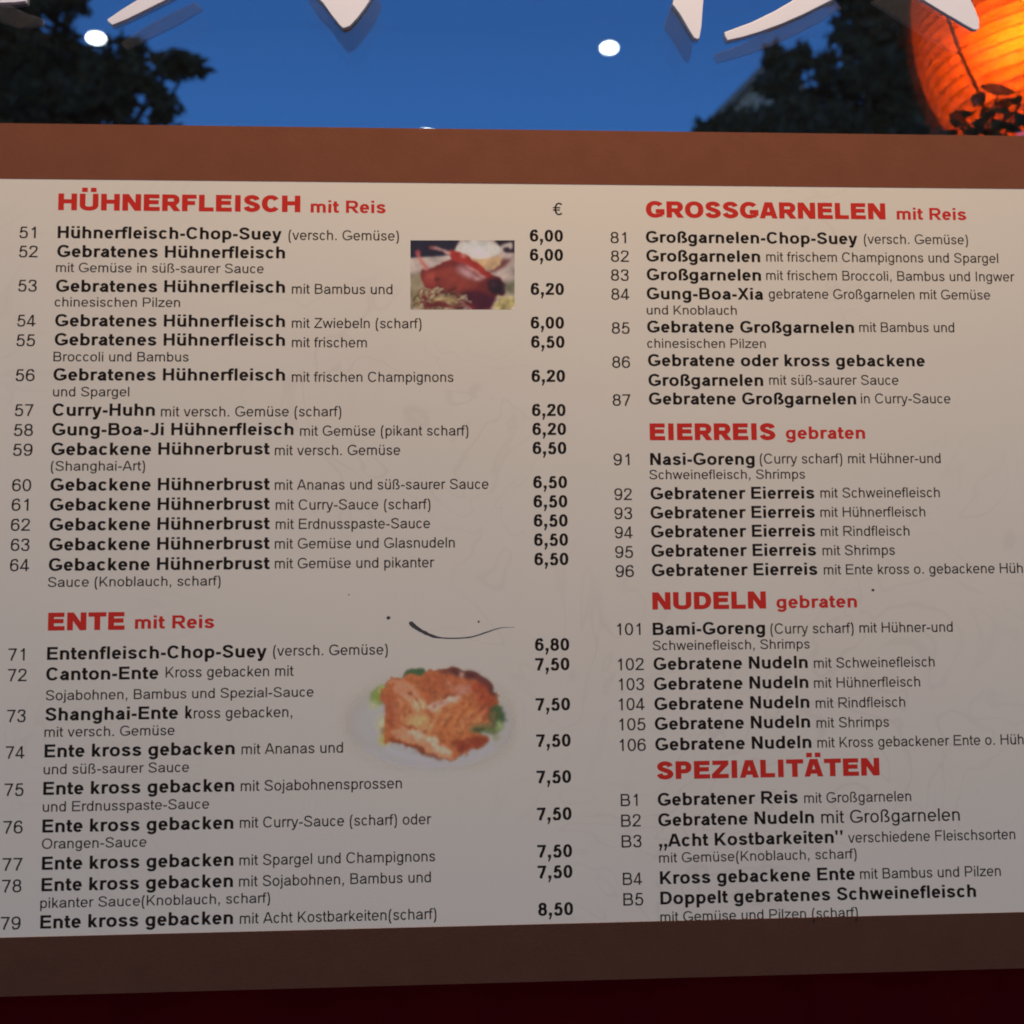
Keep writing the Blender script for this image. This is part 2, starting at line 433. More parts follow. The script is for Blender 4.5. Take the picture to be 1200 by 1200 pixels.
        stroke([(l, yb), (x2 - r2, yb)] + arc(x2 - r2, B + r2, r2, r2, 88, -88, 12) + [(l, B)])
    elif m == 'D': vs(l, 0, CAP); bx = l + (Ro - l) * .42; stroke([(l, T), (bx, T)] + arc(bx, CAP / 2, Ro - bx, T - CAP / 2, 88, -88, 18) + [(bx, B), (l, B)])
    elif m == 'C': stroke(ring(lo, Ro + .01, Bo, To, 34, 326))
    elif m == 'G':
        stroke(ring(lo, Ro + .0, Bo, To, 38, 308)); ye = CAP * .395
        x_, y_ = ring(lo, Ro, Bo, To, 308, 308, 1)[0]
        stroke(spl([(x_ - .01, y_ - .004), (Ro - w * .25, CAP * .17), (Ro, CAP * .20)], 3)); vs(Ro, CAP * .16, ye + h / 2); hs(ye, cx + .02, Ro)
    elif m == 'O': stroke(ring(lo, Ro, Bo, To))
    elif m == 'S': scurve(lo, Ro, Bo, To)
    elif m == 'U': stroke([(l, CAP)] + [(l, CAP * .33)] + arc(cx, CAP * .33, Rr - cx, CAP * .33 - Bo, 180, 360, 20) + [(Rr, CAP)])
    elif m == 'J': stroke([(Rr, CAP), (Rr, CAP * .28)] + arc((Rr + lo) / 2, CAP * .28, (Rr - lo) / 2, CAP * .28 - Bo, 0, -165, 16))
    elif m == 'a':
        xr = W - s * .95 - w / 2
        stroke([(lo + .012, XH * .70)] + spl([(lo + .012, XH * .70), (lo + .06, Xt - .055), (cx - .01, Xt), (xr - .035, Xt - .05), (xr, XH * .66)], 5)[1:] + [(xr, XH * .4), (xr, XH * .2), (xr + .025, 0)])
        stroke(spl([(xr, XH * .585), (cx, XH * .525), (lo + .03, XH * .42), (lo - .004, XH * .27), (lo + .05, Bo + .03), (cx - .04, Bo), (xr - .05, Bo + .07), (xr, XH * .36)], 5))
    elif m in 'bp': vs(l, 0 if m == 'b' else DESC, CAP if m == 'b' else XH); stroke(ring(l, Ro, Bo, Xt))
    elif m in 'dq': vs(Rr, 0 if m == 'd' else DESC, CAP if m == 'd' else XH); stroke(ring(lo, Rr, Bo, Xt))
    elif m == 'g':
        stroke(ring(lo, Rr, Bo, Xt)); yd = DESC + h / 2
        stroke([(Rr, XH), (Rr, .02)] + arc((Rr + lo) / 2 + .005, .0, (Rr - lo) / 2 - .005, -yd, 0, -160, 16))
    elif m == 'c': stroke(ring(lo, Ro + .01, Bo, Xt, 36, 324))
    elif m == 'e': stroke(ring(lo, Ro, Bo, Xt, 0, 322)); hs(XH * .505, lo, Ro + w / 2 - .004, .92)
    elif m == 'o': stroke(ring(lo, Ro, Bo, Xt))
    elif m == 'f':
        x = W * .44; stroke([(x, 0), (x, CAP * .78)] + arc(x + W * .30, CAP * .78, W * .30, CAP + .006 - h / 2 - CAP * .78, 180, 80, 10) + [(W + .015, CAP - h / 2 + .004)]); hs(XH - h / 2, .01, W - .015)
    elif m in 'hn':
        vs(l, 0, CAP if m == 'h' else XH); c_ = (l + Rr) / 2; stroke(arc(c_, XH * .60, Rr - c_, Xt - XH * .60, 182, 0, 18) + [(Rr, 0)])
    elif m == 'm':
        vs(l, 0, XH); xm = (l + Rr) / 2
        for a_, b_ in ((l, xm), (xm, Rr)):
            c_ = (a_ + b_) / 2; stroke(arc(c_, XH * .66, b_ - c_, Xt - XH * .66, 182, 0, 16) + [(b_, 0)])
    elif m == 'r': vs(l, 0, XH); stroke(arc(W * .80, XH * .55, W * .80 - l, Xt - XH * .55, 178, 78, 12) + [(W + .012, Xt - .012)])
    elif m == 'u': vs(Rr, 0, XH); c_ = (l + Rr) / 2; stroke([(l, XH)] + arc(c_, XH * .40, c_ - l, XH * .40 - Bo, 180, 362, 18))
    elif m in 'il': vs(cx, 0, XH if m == 'i' else CAP)
    elif m == 'j': stroke([(cx, XH), (cx, -.06), (cx - .005, -.12), (cx - .04, DESC + h / 2 + .012), (cx - .12, DESC + h / 2)])
    elif m == 'k': vs(l, 0, CAP); dg(l + w * .1, XH * .26, W - .03 - w * .6, XH, .86); dg(l + (W - l) * .25, XH * .60, W - .0 - w * .62, 0, .92)
    elif m == 's': scurve(lo, Ro, Bo, Xt)
    elif m == 't':
        x = W * .42; stroke([(x, XH + .145), (x, .13)] + arc(x + W * .27, .13, W * .27, .13 - h / 2, 180, 262, 8) + [(W - .01, h / 2 + .003)]); hs(XH - h / 2, .01, W - .025)
    elif m in 'vy':
        hw = w * .58; dg(hw, XH, cx - hw * .25, 0, .95); dg(W - hw, XH, cx + hw * .25, 0, .95)
        if m == 'y': stroke(spl([(cx + hw * .3, .03), (cx - .02, -.07), (cx - .06, -.145), (cx - .12, DESC + h / 2 + .004), (cx - .20, DESC + h / 2 + .006)], 4))
    elif m == 'w': hw = w * .56; dg(hw, XH, W * .28, 0, .92); dg(W * .5, XH, W * .28, 0, .88); dg(W * .5, XH, W * .72, 0, .88); dg(W - hw, XH, W * .72, 0, .92)
    elif m == 'x': dg(w * .72, XH, W - w * .65, 0, .9); dg(W - w * .72, XH, w * .65, 0, .9)
    elif m == 'z': hs(XH - h / 2, .035, W - .03); hs(h / 2, .02, W - .02); dg(W - .03 - w * .68, XH - h, .02 + w * .68, h, .9)
    elif m == 'ß':
        stroke([(l, 0), (l, CAP * .72)] + arc(l + .165, CAP * .72, .165, CAP + .008 - h / 2 - CAP * .72, 180, 10, 14) + spl([(l + .325, CAP * .74), (l + .29, CAP * .64), (l + .215, CAP * .56), (l + .245, CAP * .46), (l + .355, CAP * .37), (l + .395, CAP * .22), (l + .34, Bo + .035), (l + .25, Bo), (l + .155, Bo + .02)], 4))
    elif m == '.': q.append([((cx - w * .55, 0), (cx + w * .55, 0), (cx + w * .55, h * 1.25), (cx - w * .55, h * 1.25))])
    elif m in ',„':
        for x in ([cx] if m == ',' else [cx - w * .85, cx + w * .85]):
            q.append([((x - w * .55, 0), (x + w * .55, 0), (x + w * .55, h * 1.25), (x - w * .55, h * 1.25))])
            q.append([((x - w * .55, -h * 1.55), (x - w * .10, -h * 1.85), (x + w * .55, .01), (x - w * .15, .01))])
    elif m == '-': hs(.255, .035, W - .035, 1.1)
    elif m in '()':
        sg = 1 if m == '(' else -1; x0 = cx + sg * W * .22; x1 = cx - sg * W * .14
        stroke(spl([(x0, CAP + .012), (x1 + sg * .035, CAP * .78), (x1, CAP * .35), (x1 + sg * .035, -.08), (x0, DESC)], 5))
    elif m == '"':
        for x in (cx - w * .85, cx + w * .85): q.append([((x - w * .3, CAP * .63), (x + w * .3, CAP * .63), (x + w * .5, CAP), (x - w * .5, CAP))])
    elif m == '€': stroke(ring(lo + .05, Ro + .05, Bo, To, 45, 315)); hs(CAP * .60, 0, W * .72, .85); hs(CAP * .41, 0, W * .68, .85)
    elif m == '0': stroke(ring(lo, Ro, Bo, To))
    elif m == '1': x = W * .60; vs(x, 0, CAP); stroke(spl([(x, CAP - .03), (x - .07, CAP * .83), (x - .17, CAP * .735)], 4), .95)
    elif m == '2': stroke(spl([(lo + .015, CAP * .70), (lo + .05, CAP * .90), (cx, To), (Ro - .04, CAP * .90), (Ro - .005, CAP * .72), (Ro - .09, CAP * .50), (cx - .05, CAP * .30), (lo + .02, h * .75)], 5)); hs(B, rb - .005, Ro + w / 2)
    elif m == '3': stroke(spl([(lo + .01, CAP * .74), (lo + .07, CAP * .92), (cx, To), (Ro - .05, CAP * .91), (Ro - .02, CAP * .76), (Ro - .08, CAP * .60), (cx - .03, CAP * .54)], 5)); stroke(spl([(cx - .03, CAP * .54), (Ro - .06, CAP * .48), (Ro, CAP * .29), (Ro - .06, CAP * .08), (cx, Bo), (lo + .05, CAP * .09), (lo, CAP * .26)], 5))
    elif m == '4': x = W * .68; vs(x, 0, CAP); hs(CAP * .24, .02, W - .025); dg(x - w * .12, CAP, .025 + w * .6, CAP * .28, .8)
    elif m == '5':
        hs(T, lo + .06, Ro); stroke([(lo + .085, CAP - h * .5), (lo + .03, CAP * .44)], .95)
        stroke(spl([(lo + .03, CAP * .47), (lo + .10, CAP * .585), (cx + .03, CAP * .62), (Ro - .04, CAP * .53), (Ro, CAP * .33), (Ro - .06, CAP * .09), (cx, Bo), (lo + .06, CAP * .07), (lo + .005, CAP * .25)], 5))
    elif m == '6': stroke(ring(lo, Ro, Bo, CAP * .60)); stroke(spl([(Ro - .02, CAP * .76), (Ro - .07, CAP * .93), (cx + .02, To), (lo + .07, CAP * .88), (lo + .005, CAP * .62), (lo, CAP * .33)], 5))
    elif m == '9': stroke(ring(lo, Ro, CAP * .40, To)); stroke(spl([(lo + .02, CAP * .24), (lo + .07, CAP * .07), (cx - .02, Bo), (Ro - .07, CAP * .12), (Ro - .005, CAP * .38), (Ro, CAP * .67)], 5))
    elif m == '7': hs(T, rb, Ro + w / 2 - .01); stroke(spl([(Ro - .03, CAP - h), (cx + .06, CAP * .52), (cx - .03, CAP * .22), (cx - .06, 0)], 5))
    elif m == '8': stroke(ring(lo + .025, Ro - .025, CAP * .535, To)); stroke(ring(lo, Ro, Bo, CAP * .535))
    if ch in 'üöäÜÄÖ':
        y0, y1 = (dot0, dot1) if ch in 'üöä' else (CAP + .070, CAP + .070 + h * 1.05); dx = w * .45 + .070
        for x in (cx - dx, cx + dx): q.append([((x - w * .5, y0), (x + w * .5, y0), (x + w * .5, y1), (x - w * .5, y1))])
    if ch in 'ij': q.append([((cx - w / 2, dot0), (cx + w / 2, dot0), (cx + w / 2, dot1), (cx - w / 2, dot1))])
    return W, q
GLY = {}
def text_mesh(name, txt, cut, mat):
    vs_, fs, pen = [], [], 0.0
    for ch in txt:
        if (ch, cut) not in GLY: GLY[(ch, cut)] = glyph(ch, cut)
        W, q = GLY[(ch, cut)]
        for k, strip in enumerate(q):
            for quad in strip:
                i0 = len(vs_)
                vs_ += [(p[0] + pen, p[1], k * 4e-6) for p in quad]
                a_ = sum(quad[i][0] * quad[(i + 1) % 4][1] - quad[(i + 1) % 4][0] * quad[i][1] for i in range(4))
                fs.append((i0, i0 + 1, i0 + 2, i0 + 3) if a_ > 0 else (i0 + 3, i0 + 2, i0 + 1, i0))
        pen += W
    me = bpy.data.meshes.new(name); me.from_pydata(vs_, [], fs); me.update(); me.materials.append(mat)
    xs = [v[0] for v in vs_]
    return me, min(xs), max(xs)
# style: part name, cap height (photo px at the sheet's middle), cut, ink
STY = {
    'H': ('heading', 20.2, 'K', 'red_ink'),
    'h': ('heading_note', 15.0, 'B', 'red_ink'),
    'N': ('dish_number', 13.8, 'R', 'ink_light'),
    'B': ('dish_name', 14.4, 'B', 'ink'),
    'd': ('dish_note', 12.0, 'R', 'ink_light'),
    'D': ('dish_note', 14.6, 'R', 'ink'),
    's': ('dish_note', 11.2, 'R', 'ink_light'),
    'P': ('price', 14.2, 'B', 'ink'),
    'E': ('currency_sign', 15.0, 'R', 'ink_light'),
}
GH, GB, EK = "Gebratenes Hühnerfleisch", "Gebackene Hühnerbrust", "Ente kross gebacken"
GG, GE, GN = "Gebratene Großgarnelen", "Gebratener Eierreis", "Gebratene Nudeln"
TEXT = [
 ('H', "HÜHNERFLEISCH", 68, 352, 247.5), ('h', "mit Reis", 364, 452, 249.5), ('E', "€", 648, 659, 252),
 ('N', "51", 22.5, 43.5, 279), ('B', "Hühnerfleisch-Chop-Suey", 67.5, 330, 280), ('d', "(versch. Gemüse)", 338, 467.5, 281.5),
 ('N', "52", 22, 44, 301.5), ('B', GH, 67, 334, 302), ('s', "mit Gemüse in süß-saurer Sauce", 65.5, 309, 319.5),
 ('N', "53", 21, 43, 341.5), ('B', GH, 65.5, 334, 342.5), ('d', "mit Bambus und", 342, 460, 344.5), ('s', "chinesischen Pilzen", 64, 211, 359.5),
 ('N', "54", 20, 41.5, 382.5), ('B', GH, 64.5, 334, 382.8), ('d', "mit Zwiebeln (scharf)", 342, 494, 384.5),
 ('N', "55", 19, 41, 405.5), ('B', GH, 64, 334, 405), ('d', "mit frischem", 342, 430, 407), ('s', "Broccoli und Bambus", 62.5, 221, 423.5),
 ('N', "56", 18, 40.5, 446.5), ('B', GH, 62.5, 334, 446), ('d', "mit frischen Champignons", 342, 531.5, 447.5), ('s', "und Spargel", 62, 151.5, 464.5),
 ('N', "57", 17, 39, 487.5), ('B', "Curry-Huhn", 61.5, 181.5, 487.3), ('d', "mit versch. Gemüse (scharf)", 188.5, 400, 488),
 ('N', "58", 16, 38.5, 510.8), ('B', "Gung-Boa-Ji Hühnerfleisch", 61, 344, 510), ('d', "mit Gemüse (pikant scharf)", 351.5, 549, 510.5),
 ('N', "59", 15, 38, 534), ('B', GB, 60, 316, 533), ('d', "mit versch. Gemüse", 322, 469, 533.3), ('s', "(Shanghai-Art)", 59.5, 170, 551.5),
 ('N', "60", 14, 36.5, 575.5), ('B', GB, 59, 316, 574.6), ('d', "mit Ananas und süß-saurer Sauce", 322, 572.5, 573.5),
 ('N', "61", 13.5, 35, 598.5), ('B', GB, 58.5, 316, 597.8), ('d', "mit Curry-Sauce (scharf)", 323, 504.5, 597),
 ('N', "62", 12.5, 35, 622), ('B', GB, 58, 316, 621), ('d', "mit Erdnusspaste-Sauce", 323, 504, 619.5),
 ('N', "63", 12.5, 34.5, 645.5), ('B', GB, 57.5, 316, 644.3), ('d', "mit Gemüse und Glasnudeln", 322, 533, 642.3),
 ('N', "64", 11.5, 34, 669.3), ('B', GB, 57, 316, 668), ('d', "mit Gemüse und pikanter", 322, 509, 665.5), ('s', "Sauce (Knoblauch, scharf)", 56, 258.5, 687),
 ('H', "ENTE", 56, 146, 738.5), ('h', "mit Reis", 158, 251, 736.5),
 ('N', "71", 9.5, 30.5, 774.2), ('B', "Entenfleisch-Chop-Suey", 55, 312.5, 771.7), ('d', "(versch. Gemüse)", 320, 454.5, 767.8),
 ('N', "72", 9, 31, 798.3), ('B', "Canton-Ente", 54, 185.5, 796.5), ('d', "Kross gebacken mit", 194, 344, 793), ('s', "Sojabohnen, Bambus und Spezial-Sauce", 53.5, 367.5, 818.5),
 ('N', "73", 8, 30, 846.2), ('B', "Shanghai-Ente", 53, 208.5, 843.5), ('B', "k", 217, 225.5, 842), ('d', "ross gebacken,", 227, 342.5, 841), ('s', "mit versch. Gemüse", 52, 204.5, 862.5),
 ('N', "74", 6.5, 28.5, 889), ('B', EK, 52, 275, 885.8), ('d', "mit Ananas und", 283, 402, 883), ('s', "und süß-saurer Sauce", 51, 221.5, 906),
 ('N', "75", 5, 27.5, 932.7), ('B', EK, 50.5, 274.5, 929.5), ('d', "mit Sojabohnensprossen", 282, 471, 925.5), ('s', "und Erdnusspaste-Sauce", 50, 245, 949.5),
 ('N', "76", 3.5, 26.5, 976.7), ('B', EK, 49.5, 273.5, 973.5), ('d', "mit Curry-Sauce (scharf) oder", 281, 505.5, 968), ('s', "Orangen-Sauce", 49, 171.5, 993.5),
 ('N', "77", 2.5, 26, 1020.3), ('B', EK, 49, 273.5, 1017), ('d', "mit Spargel und Champignons", 280.5, 510, 1011.8),
 ('N', "78", 2, 25, 1045.7), ('B', EK, 48.5, 273, 1042), ('d', "mit Sojabohnen, Bambus und", 280, 505, 1036.5), ('s', "pikanter Sauce(Knoblauch, scharf)", 47, 316.5, 1061),
 ('N', "79", 0.5, 24, 1089.3), ('B', EK, 47, 273, 1085.5), ('d', "mit Acht Kostbarkeiten(scharf)", 281, 511.5, 1079.8),
 ('H', "GROSSGARNELEN", 757, 1038, 256), ('h', "mit Reis", 1051, 1132.5, 257.7),
 ('N', "81", 715.5, 735.5, 285), ('B', "Großgarnelen-Chop-Suey", 757, 1005, 285.3), ('d', "(versch. Gemüse)", 1012.5, 1134.5, 286),
 ('N', "82", 716, 737, 306.8), ('B', "Großgarnelen", 757.5, 891, 306.8), ('d', "mit frischem Champignons und Spargel", 898, 1170, 307.3),
 ('N', "83", 716, 737, 329), ('B', "Großgarnelen", 758, 892, 328.7), ('d', "mit frischem Broccoli, Bambus und Ingwer", 898, 1189, 329),
 ('N', "84", 716.5, 737.5, 351.3), ('B', "Gung-Boa-Xia", 758, 894.5, 351), ('d', "gebratene Großgarnelen mit Gemüse", 901, 1160.5, 350.5), ('s', "und Knoblauch", 758, 863.5, 368.7),
 ('N', "85", 717, 738, 391), ('B', GG, 758.5, 1001, 390), ('d', "mit Bambus und", 1007, 1118.5, 389.2), ('s', "chinesischen Pilzen", 758.5, 897.5, 407.7),
 ('N', "86", 717.5, 738.5, 431), ('B', "Gebratene oder kross gebackene", 759.5, 1084, 429.2), ('B', "Großgarnelen", 760, 894.5, 452.3), ('d', "mit süß-saurer Sauce", 901.5, 1053, 451),
 ('N', "87", 718, 739, 475.5), ('B', GG, 760.5, 1003.5, 474), ('d', "in Curry-Sauce", 1009, 1114, 472.7),
 ('H', "EIERREIS", 761.5, 909, 515.8), ('h', "gebraten", 921, 1014, 514.3),
 ('N', "91", 719, 739.5, 545.2), ('B', "Nasi-Goreng", 762, 884.5, 544.8), ('d', "(Curry scharf) mit Hühner-und", 890.5, 1102.5, 543), ('s', "Schweinefleisch, Shrimps", 761, 943.5, 561.3),
 ('N', "92", 720, 740.5, 586), ('B', GE, 762.5, 954.5, 584.7), ('d', "mit Schweinefleisch", 961.5, 1101.5, 583),
 ('N', "93", 720, 741, 608.3), ('B', GE, 762.5, 955, 607.2), ('d', "mit Hühnerfleisch", 961.5, 1084.5, 605.6),
 ('N', "94", 720.5, 741.5, 630.7), ('B', GE, 763, 955.5, 629.3), ('d', "mit Rindfleisch", 962, 1066, 628),
 ('N', "95", 721, 742, 653.7), ('B', GE, 763.5, 956.5, 651.8), ('d', "mit Shrimps", 964, 1049, 650.5),
 ('N', "96", 721.5, 743, 676.2), ('B', GE, 764, 958, 674.5), ('d', "mit Ente kross o. gebackene Hühner", 965.5, 1223, 672.3),
 ('H', "NUDELN", 764.5, 898, 713.8), ('h', "gebraten", 910, 1004.5, 712.3),
 ('N', "101", 723, 752.5, 744.2), ('B', "Bami-Goreng", 765, 896.7, 743.5), ('d', "(Curry scharf) mit Hühner-und", 903, 1116.7, 741.5), ('s', "Schweinefleisch, Shrimps", 765, 949, 761),
 ('N', "102", 724, 754.5, 785.4), ('B', GN, 766, 946.7, 784), ('d', "mit Schweinefleisch", 954, 1095.5, 782),
 ('N', "103", 725, 755, 808.8), ('B', GN, 766.5, 947.5, 807.4), ('d', "mit Hühnerfleisch", 954, 1078.5, 805.3),
 ('N', "104", 725, 755.5, 832.2), ('B', GN, 767, 948.7, 830.8), ('d', "mit Rindfleisch", 956, 1061, 829),
 ('N', "105", 725.5, 756.5, 855.8), ('B', GN, 767.5, 949.5, 854), ('d', "mit Shrimps", 957, 1042, 852.3),
 ('N', "106", 726, 757, 880), ('B', GN, 768, 951, 878), ('d', "mit Kross gebackener Ente o. Hühner", 958, 1224, 874),
 ('H', "SPEZIALITÄTEN", 770, 1031, 911), 
 ('N', "B1", 727.5, 749, 944.6), ('B', "Gebratener Reis", 771, 935, 942.7), ('d', "mit Großgarnelen", 942.5, 1068, 940),
 ('N', "B2", 728, 751, 968.7), ('B', GN, 771.5, 954, 966.4), ('D', "mit Großgarnelen", 962.5, 1125, 963.3),
 ('N', "B3", 728.5, 752, 993), ('B', "„Acht Kostbarkeiten\"", 772.5, 988, 990), ('d', "verschiedene Fleischsorten", 994, 1190, 985.5), ('s', "mit Gemüse(Knoblauch, scharf)", 772.5, 1004, 1008.5),
 ('N', "B4", 730, 752.5, 1037), ('B', "Kross gebackene Ente", 773.5, 1002, 1033.5), ('d', "mit Bambus und Pilzen", 1008, 1173, 1028.3),
 ('N', "B5", 730.5, 754, 1061), ('B', "Doppelt gebratenes Schweinefleisch", 774, 1144, 1055.5), ('s', "mit Gemüse und Pilzen (scharf)", 774, 1005.5, 1077.5),
]
pr_y = [(283, 621, "6,00"), (305.5, 621, "6,00"), (345.5, 622, "6,20"), (385, 622, "6,00"), (407.5, 622.5, "6,50"), (447.5, 623, "6,20"), (487.5, 623.5, "6,20"),
        (509.7, 624, "6,20"), (532, 624.3, "6,50"), (572, 625, "6,50"), (594.5, 625.3, "6,50"), (617, 625.6, "6,50"), (639.5, 626, "6,50"), (662.2, 626.3, "6,50"),
        (762.5, 627, "6,80"), (785.5, 627.2, "7,50"), (832.5, 627.8, "7,50"), (875, 628.4, "7,50"), (917.6, 628.8, "7,50"), (961, 629.2, "7,50"), (1004.7, 629.7, "7,50"), (1029, 630, "7,50"), (1072.7, 630.7, "8,50")]
for y, x, s in pr_y:
    TEXT.append(('P', s, x, x + 38.8 + 2.2 * (y - 283) / 790, y))

cache = {}
PXM = (P(601, 600) - P(600, 600)).x
for st, s, x0, x1, y in TEXT:
    if st == 'N' and s.endswith('1'): x1 -= 1.7
    nm, cap, cut, ink = STY[st]
    if (st, s) not in cache: cache[(st, s)] = text_mesh(nm, s, cut, M[ink])
    me, a, b = cache[(st, s)]
    pm = P((x0 + x1) / 2, y, INK_Y)
    # left and right ends on the sheet at this height
    def end_x(px):
        yy = y
        for _ in range(4):
            q = P(px, yy, INK_Y); yy += (q.z - pm.z) / PXM
        return P(px, yy, INK_Y).x
    X0, X1 = end_x(x0), end_x(x1)
    sz = cap * PXM / CAP
    sx = (X1 - X0) / (b - a)
    o = bpy.data.objects.new(nm, me); COL.objects.link(o)
    o.rotation_euler = (math.pi / 2, 0, 0)
    o.scale = (sx, sz, 1.0)
    o.location = (X0 - a * sx, INK_Y, pm.z)
    adopt(o, sheet)

# printed brush stroke and specks ------------------------------------------
def brush(name, pts, widths, mat):
    v, f = [], []
    for i, (p, w) in enumerate(zip(pts, widths)):
        q0 = Vector(pts[max(0, i - 1)]); q1 = Vector(pts[min(len(pts) - 1, i + 1)])
        t = (q1 - q0).normalized(); nrm = Vector((-t.y, t.x))
        for s in (-1, 1):
            k = Vector(p) + nrm * w * 0.5 * s
            v.append(P(k.x, k.y, INK_Y))
    for i in range(len(pts) - 1):
        f.append((2 * i, 2 * i + 1, 2 * i + 3, 2 * i + 2))
    return adopt(mesh_obj(name, v, f, mat), sheet)
M['brush_ink'] = principled("grey_brush_ink", (0.045, 0.045, 0.035), 0.5, 0.3, noise=0.5, nscale=500, col2=(0.10, 0.09, 0.075))
bp = spline([(480, 729), (487, 735), (497, 741), (511, 746.5), (530, 748), (552, 746.5), (570, 741), (586, 736), (603, 735)], 6)
bw = [(4.6 * max(0.0, 1 - i / 20) ** 0.6 + 1.5) * (1 if i > 1 else 0.6 + 0.2 * i) * (0.8 + 0.4 * random.random() if i < 18 else 1) * (1 if i < 36 else max(0.25, 1 - (i - 36) / 14)) for i in range(len(bp))]
brush("brush_stroke", [tuple(p) for p in bp], bw, M['brush_ink'])
def speck(px, py, r):
    c = P(px, py, INK_Y); rr = r * PXM
    v = [c + Vector((rr * math.cos(k) * (0.7 + 0.5 * random.random()), 0, rr * math.sin(k) * (0.7 + 0.4 * random.random()))) for k in [i * math.pi / 4 for i in range(8)]]
    adopt(mesh_obj("ink_speck", v, [tuple(range(8))], M['brush_ink']), sheet)
for a in ((455, 724, 2.6), (561, 728.5, 1.4), (1023, 691.5, 1.8), (409, 697, 0.9)): speck(*a)

# printed food photographs: small grids of coloured cells --------------------
class Canvas:
    def __init__(s, x0, y0, x1, y1, w, h):
        s.x0, s.y0, s.x1, s.y1, s.w, s.h = x0, y0, x1, y1, w, h
        s.X, s.Y = np.meshgrid(np.linspace(x0, x1, w), np.linspace(y0, y1, h))
        s.X0, s.Y0 = s.X.copy(), s.Y.copy(); s.soft = 1.0; s.img = np.zeros((h, w, 3)); s.a = np.zeros((h, w))
    def blur(s, m, sg):
        sg *= s.soft
        if sg <= 0: return m
        r = max(1, int(3 * sg)); k = np.exp(-0.5 * (np.arange(-r, r + 1) / sg) ** 2); k /= k.sum()
        p = np.pad(m, r, mode='edge')
        p = np.apply_along_axis(lambda v: np.convolve(v, k, 'valid'), 0, p)
        return np.apply_along_axis(lambda v: np.convolve(v, k, 'valid'), 1, p)
    def mask(s, pts):
        inside = np.zeros(s.X.shape, bool); n = len(pts)
        for i in range(n):
            xa, ya = pts[i]; xb, yb = pts[(i + 1) % n]
            c = ((ya > s.Y) != (yb > s.Y))
            xi = (xb - xa) * (s.Y - ya) / ((yb - ya) if yb != ya else 1e-9) + xa
            inside ^= c & (s.X < xi)
        return inside.astype(float)
    def put(s, m, col, op=1.0, alpha=True):
        m = (m * op)[..., None]
        s.img = s.img * (1 - m) + np.array(col, float) * m
        if alpha: s.a = np.maximum(s.a, m[..., 0])
    def poly(s, pts, col, sg=1.0, op=1.0): s.put(s.blur(s.mask(pts), sg), col, op)
    def ell(s, cx, cy, rx, ry, col, sg=1.0, op=1.0, rot=0.0):
        c, q = math.cos(rot), math.sin(rot); dx, dy = s.X - cx, s.Y - cy
        u, v = (dx * c + dy * q) / rx, (-dx * q + dy * c) / ry
        s.put(s.blur((u * u + v * v < 1).astype(float), sg), col, op)
    def line(s, pts, wd, col, sg=0.7, op=1.0):
        d = np.full(s.X.shape, 1e9)
        for (xa, ya), (xb, yb) in zip(pts, pts[1:]):
            L = (xb - xa) ** 2 + (yb - ya) ** 2 + 1e-9
            t = np.clip(((s.X - xa) * (xb - xa) + (s.Y - ya) * (yb - ya)) / L, 0, 1)
            d = np.minimum(d, np.hypot(s.X - xa - t * (xb - xa), s.Y - ya - t * (yb - ya)))
        s.put(s.blur((d < wd / 2).astype(float), sg), col, op)
    def warp(s, amp, sg):
        """uneven, organic outlines: shift the drawing grid by smooth noise"""
        for at in ('X', 'Y'):
            nz = s.blur(rng.normal(size=s.X.shape), sg); nz /= nz.std(); f2 = s.blur(rng.normal(size=s.X.shape), sg / 3); f2 /= f2.std()
            setattr(s, at, getattr(s, at) + amp * nz + amp * 0.45 * f2)
    def grain(s, sg, amp):
        nz = s.blur(rng.normal(size=s.X.shape), sg); nz /= nz.std()
        s.img = s.img * (1 + amp * nz[..., None])

def print_material(name):
    mt = principled(name, (1, 1, 1), 0.45, 0.3)
    n, l = mt.node_tree.nodes, mt.node_tree.links
    at = n.new("ShaderNodeVertexColor"); at.layer_name = "print"
    l.new(at.outputs[0], n["Principled BSDF"].inputs["Base Color"])
    l.new(at.outputs[1], n["Principled BSDF"].inputs["Alpha"])
    return mt
def print_obj(name, cv, to_px, paper_px, gain, grey):
    """cv colours are as photographed; divide by the photographed paper to get ink reflectance"""
    h, w = cv.h, cv.w
    v = []
    for j in range(h):
        for i in range(w):
            px, py = to_px(cv.X0[j, i], cv.Y0[j, i]); v.append(P(px, py, INK_Y - 0.00001))
    f = [(j * w + i, (j + 1) * w + i, (j + 1) * w + i + 1, j * w + i + 1) for j in range(h - 1) for i in range(w - 1)]
    o = mesh_obj(name, v, f, print_material(name))
    cv.soft = 1.0; cv.img = np.stack([cv.blur(cv.img[..., k], 0.9) for k in range(3)], 2)
    img = np.clip(cv.img, 0, 255); lum = img @ np.array([.3, .6, .1])
    img = (img * (1 - grey) + lum[..., None] * np.array([1.03, 0.98, 0.9]) * grey) * gain
    ill = lin(paper_px) / np.array([0.82, 0.78, 0.63])
    col = np.clip(lin(img) / ill, 0, 0.9)
    at = o.data.color_attributes.new("print", 'FLOAT_COLOR', 'POINT')
    buf = np.concatenate([col, cv.a[..., None]], 2).reshape(-1)
    at.data.foreach_set("color", buf.astype(np.float32))
    return adopt(o, sheet)

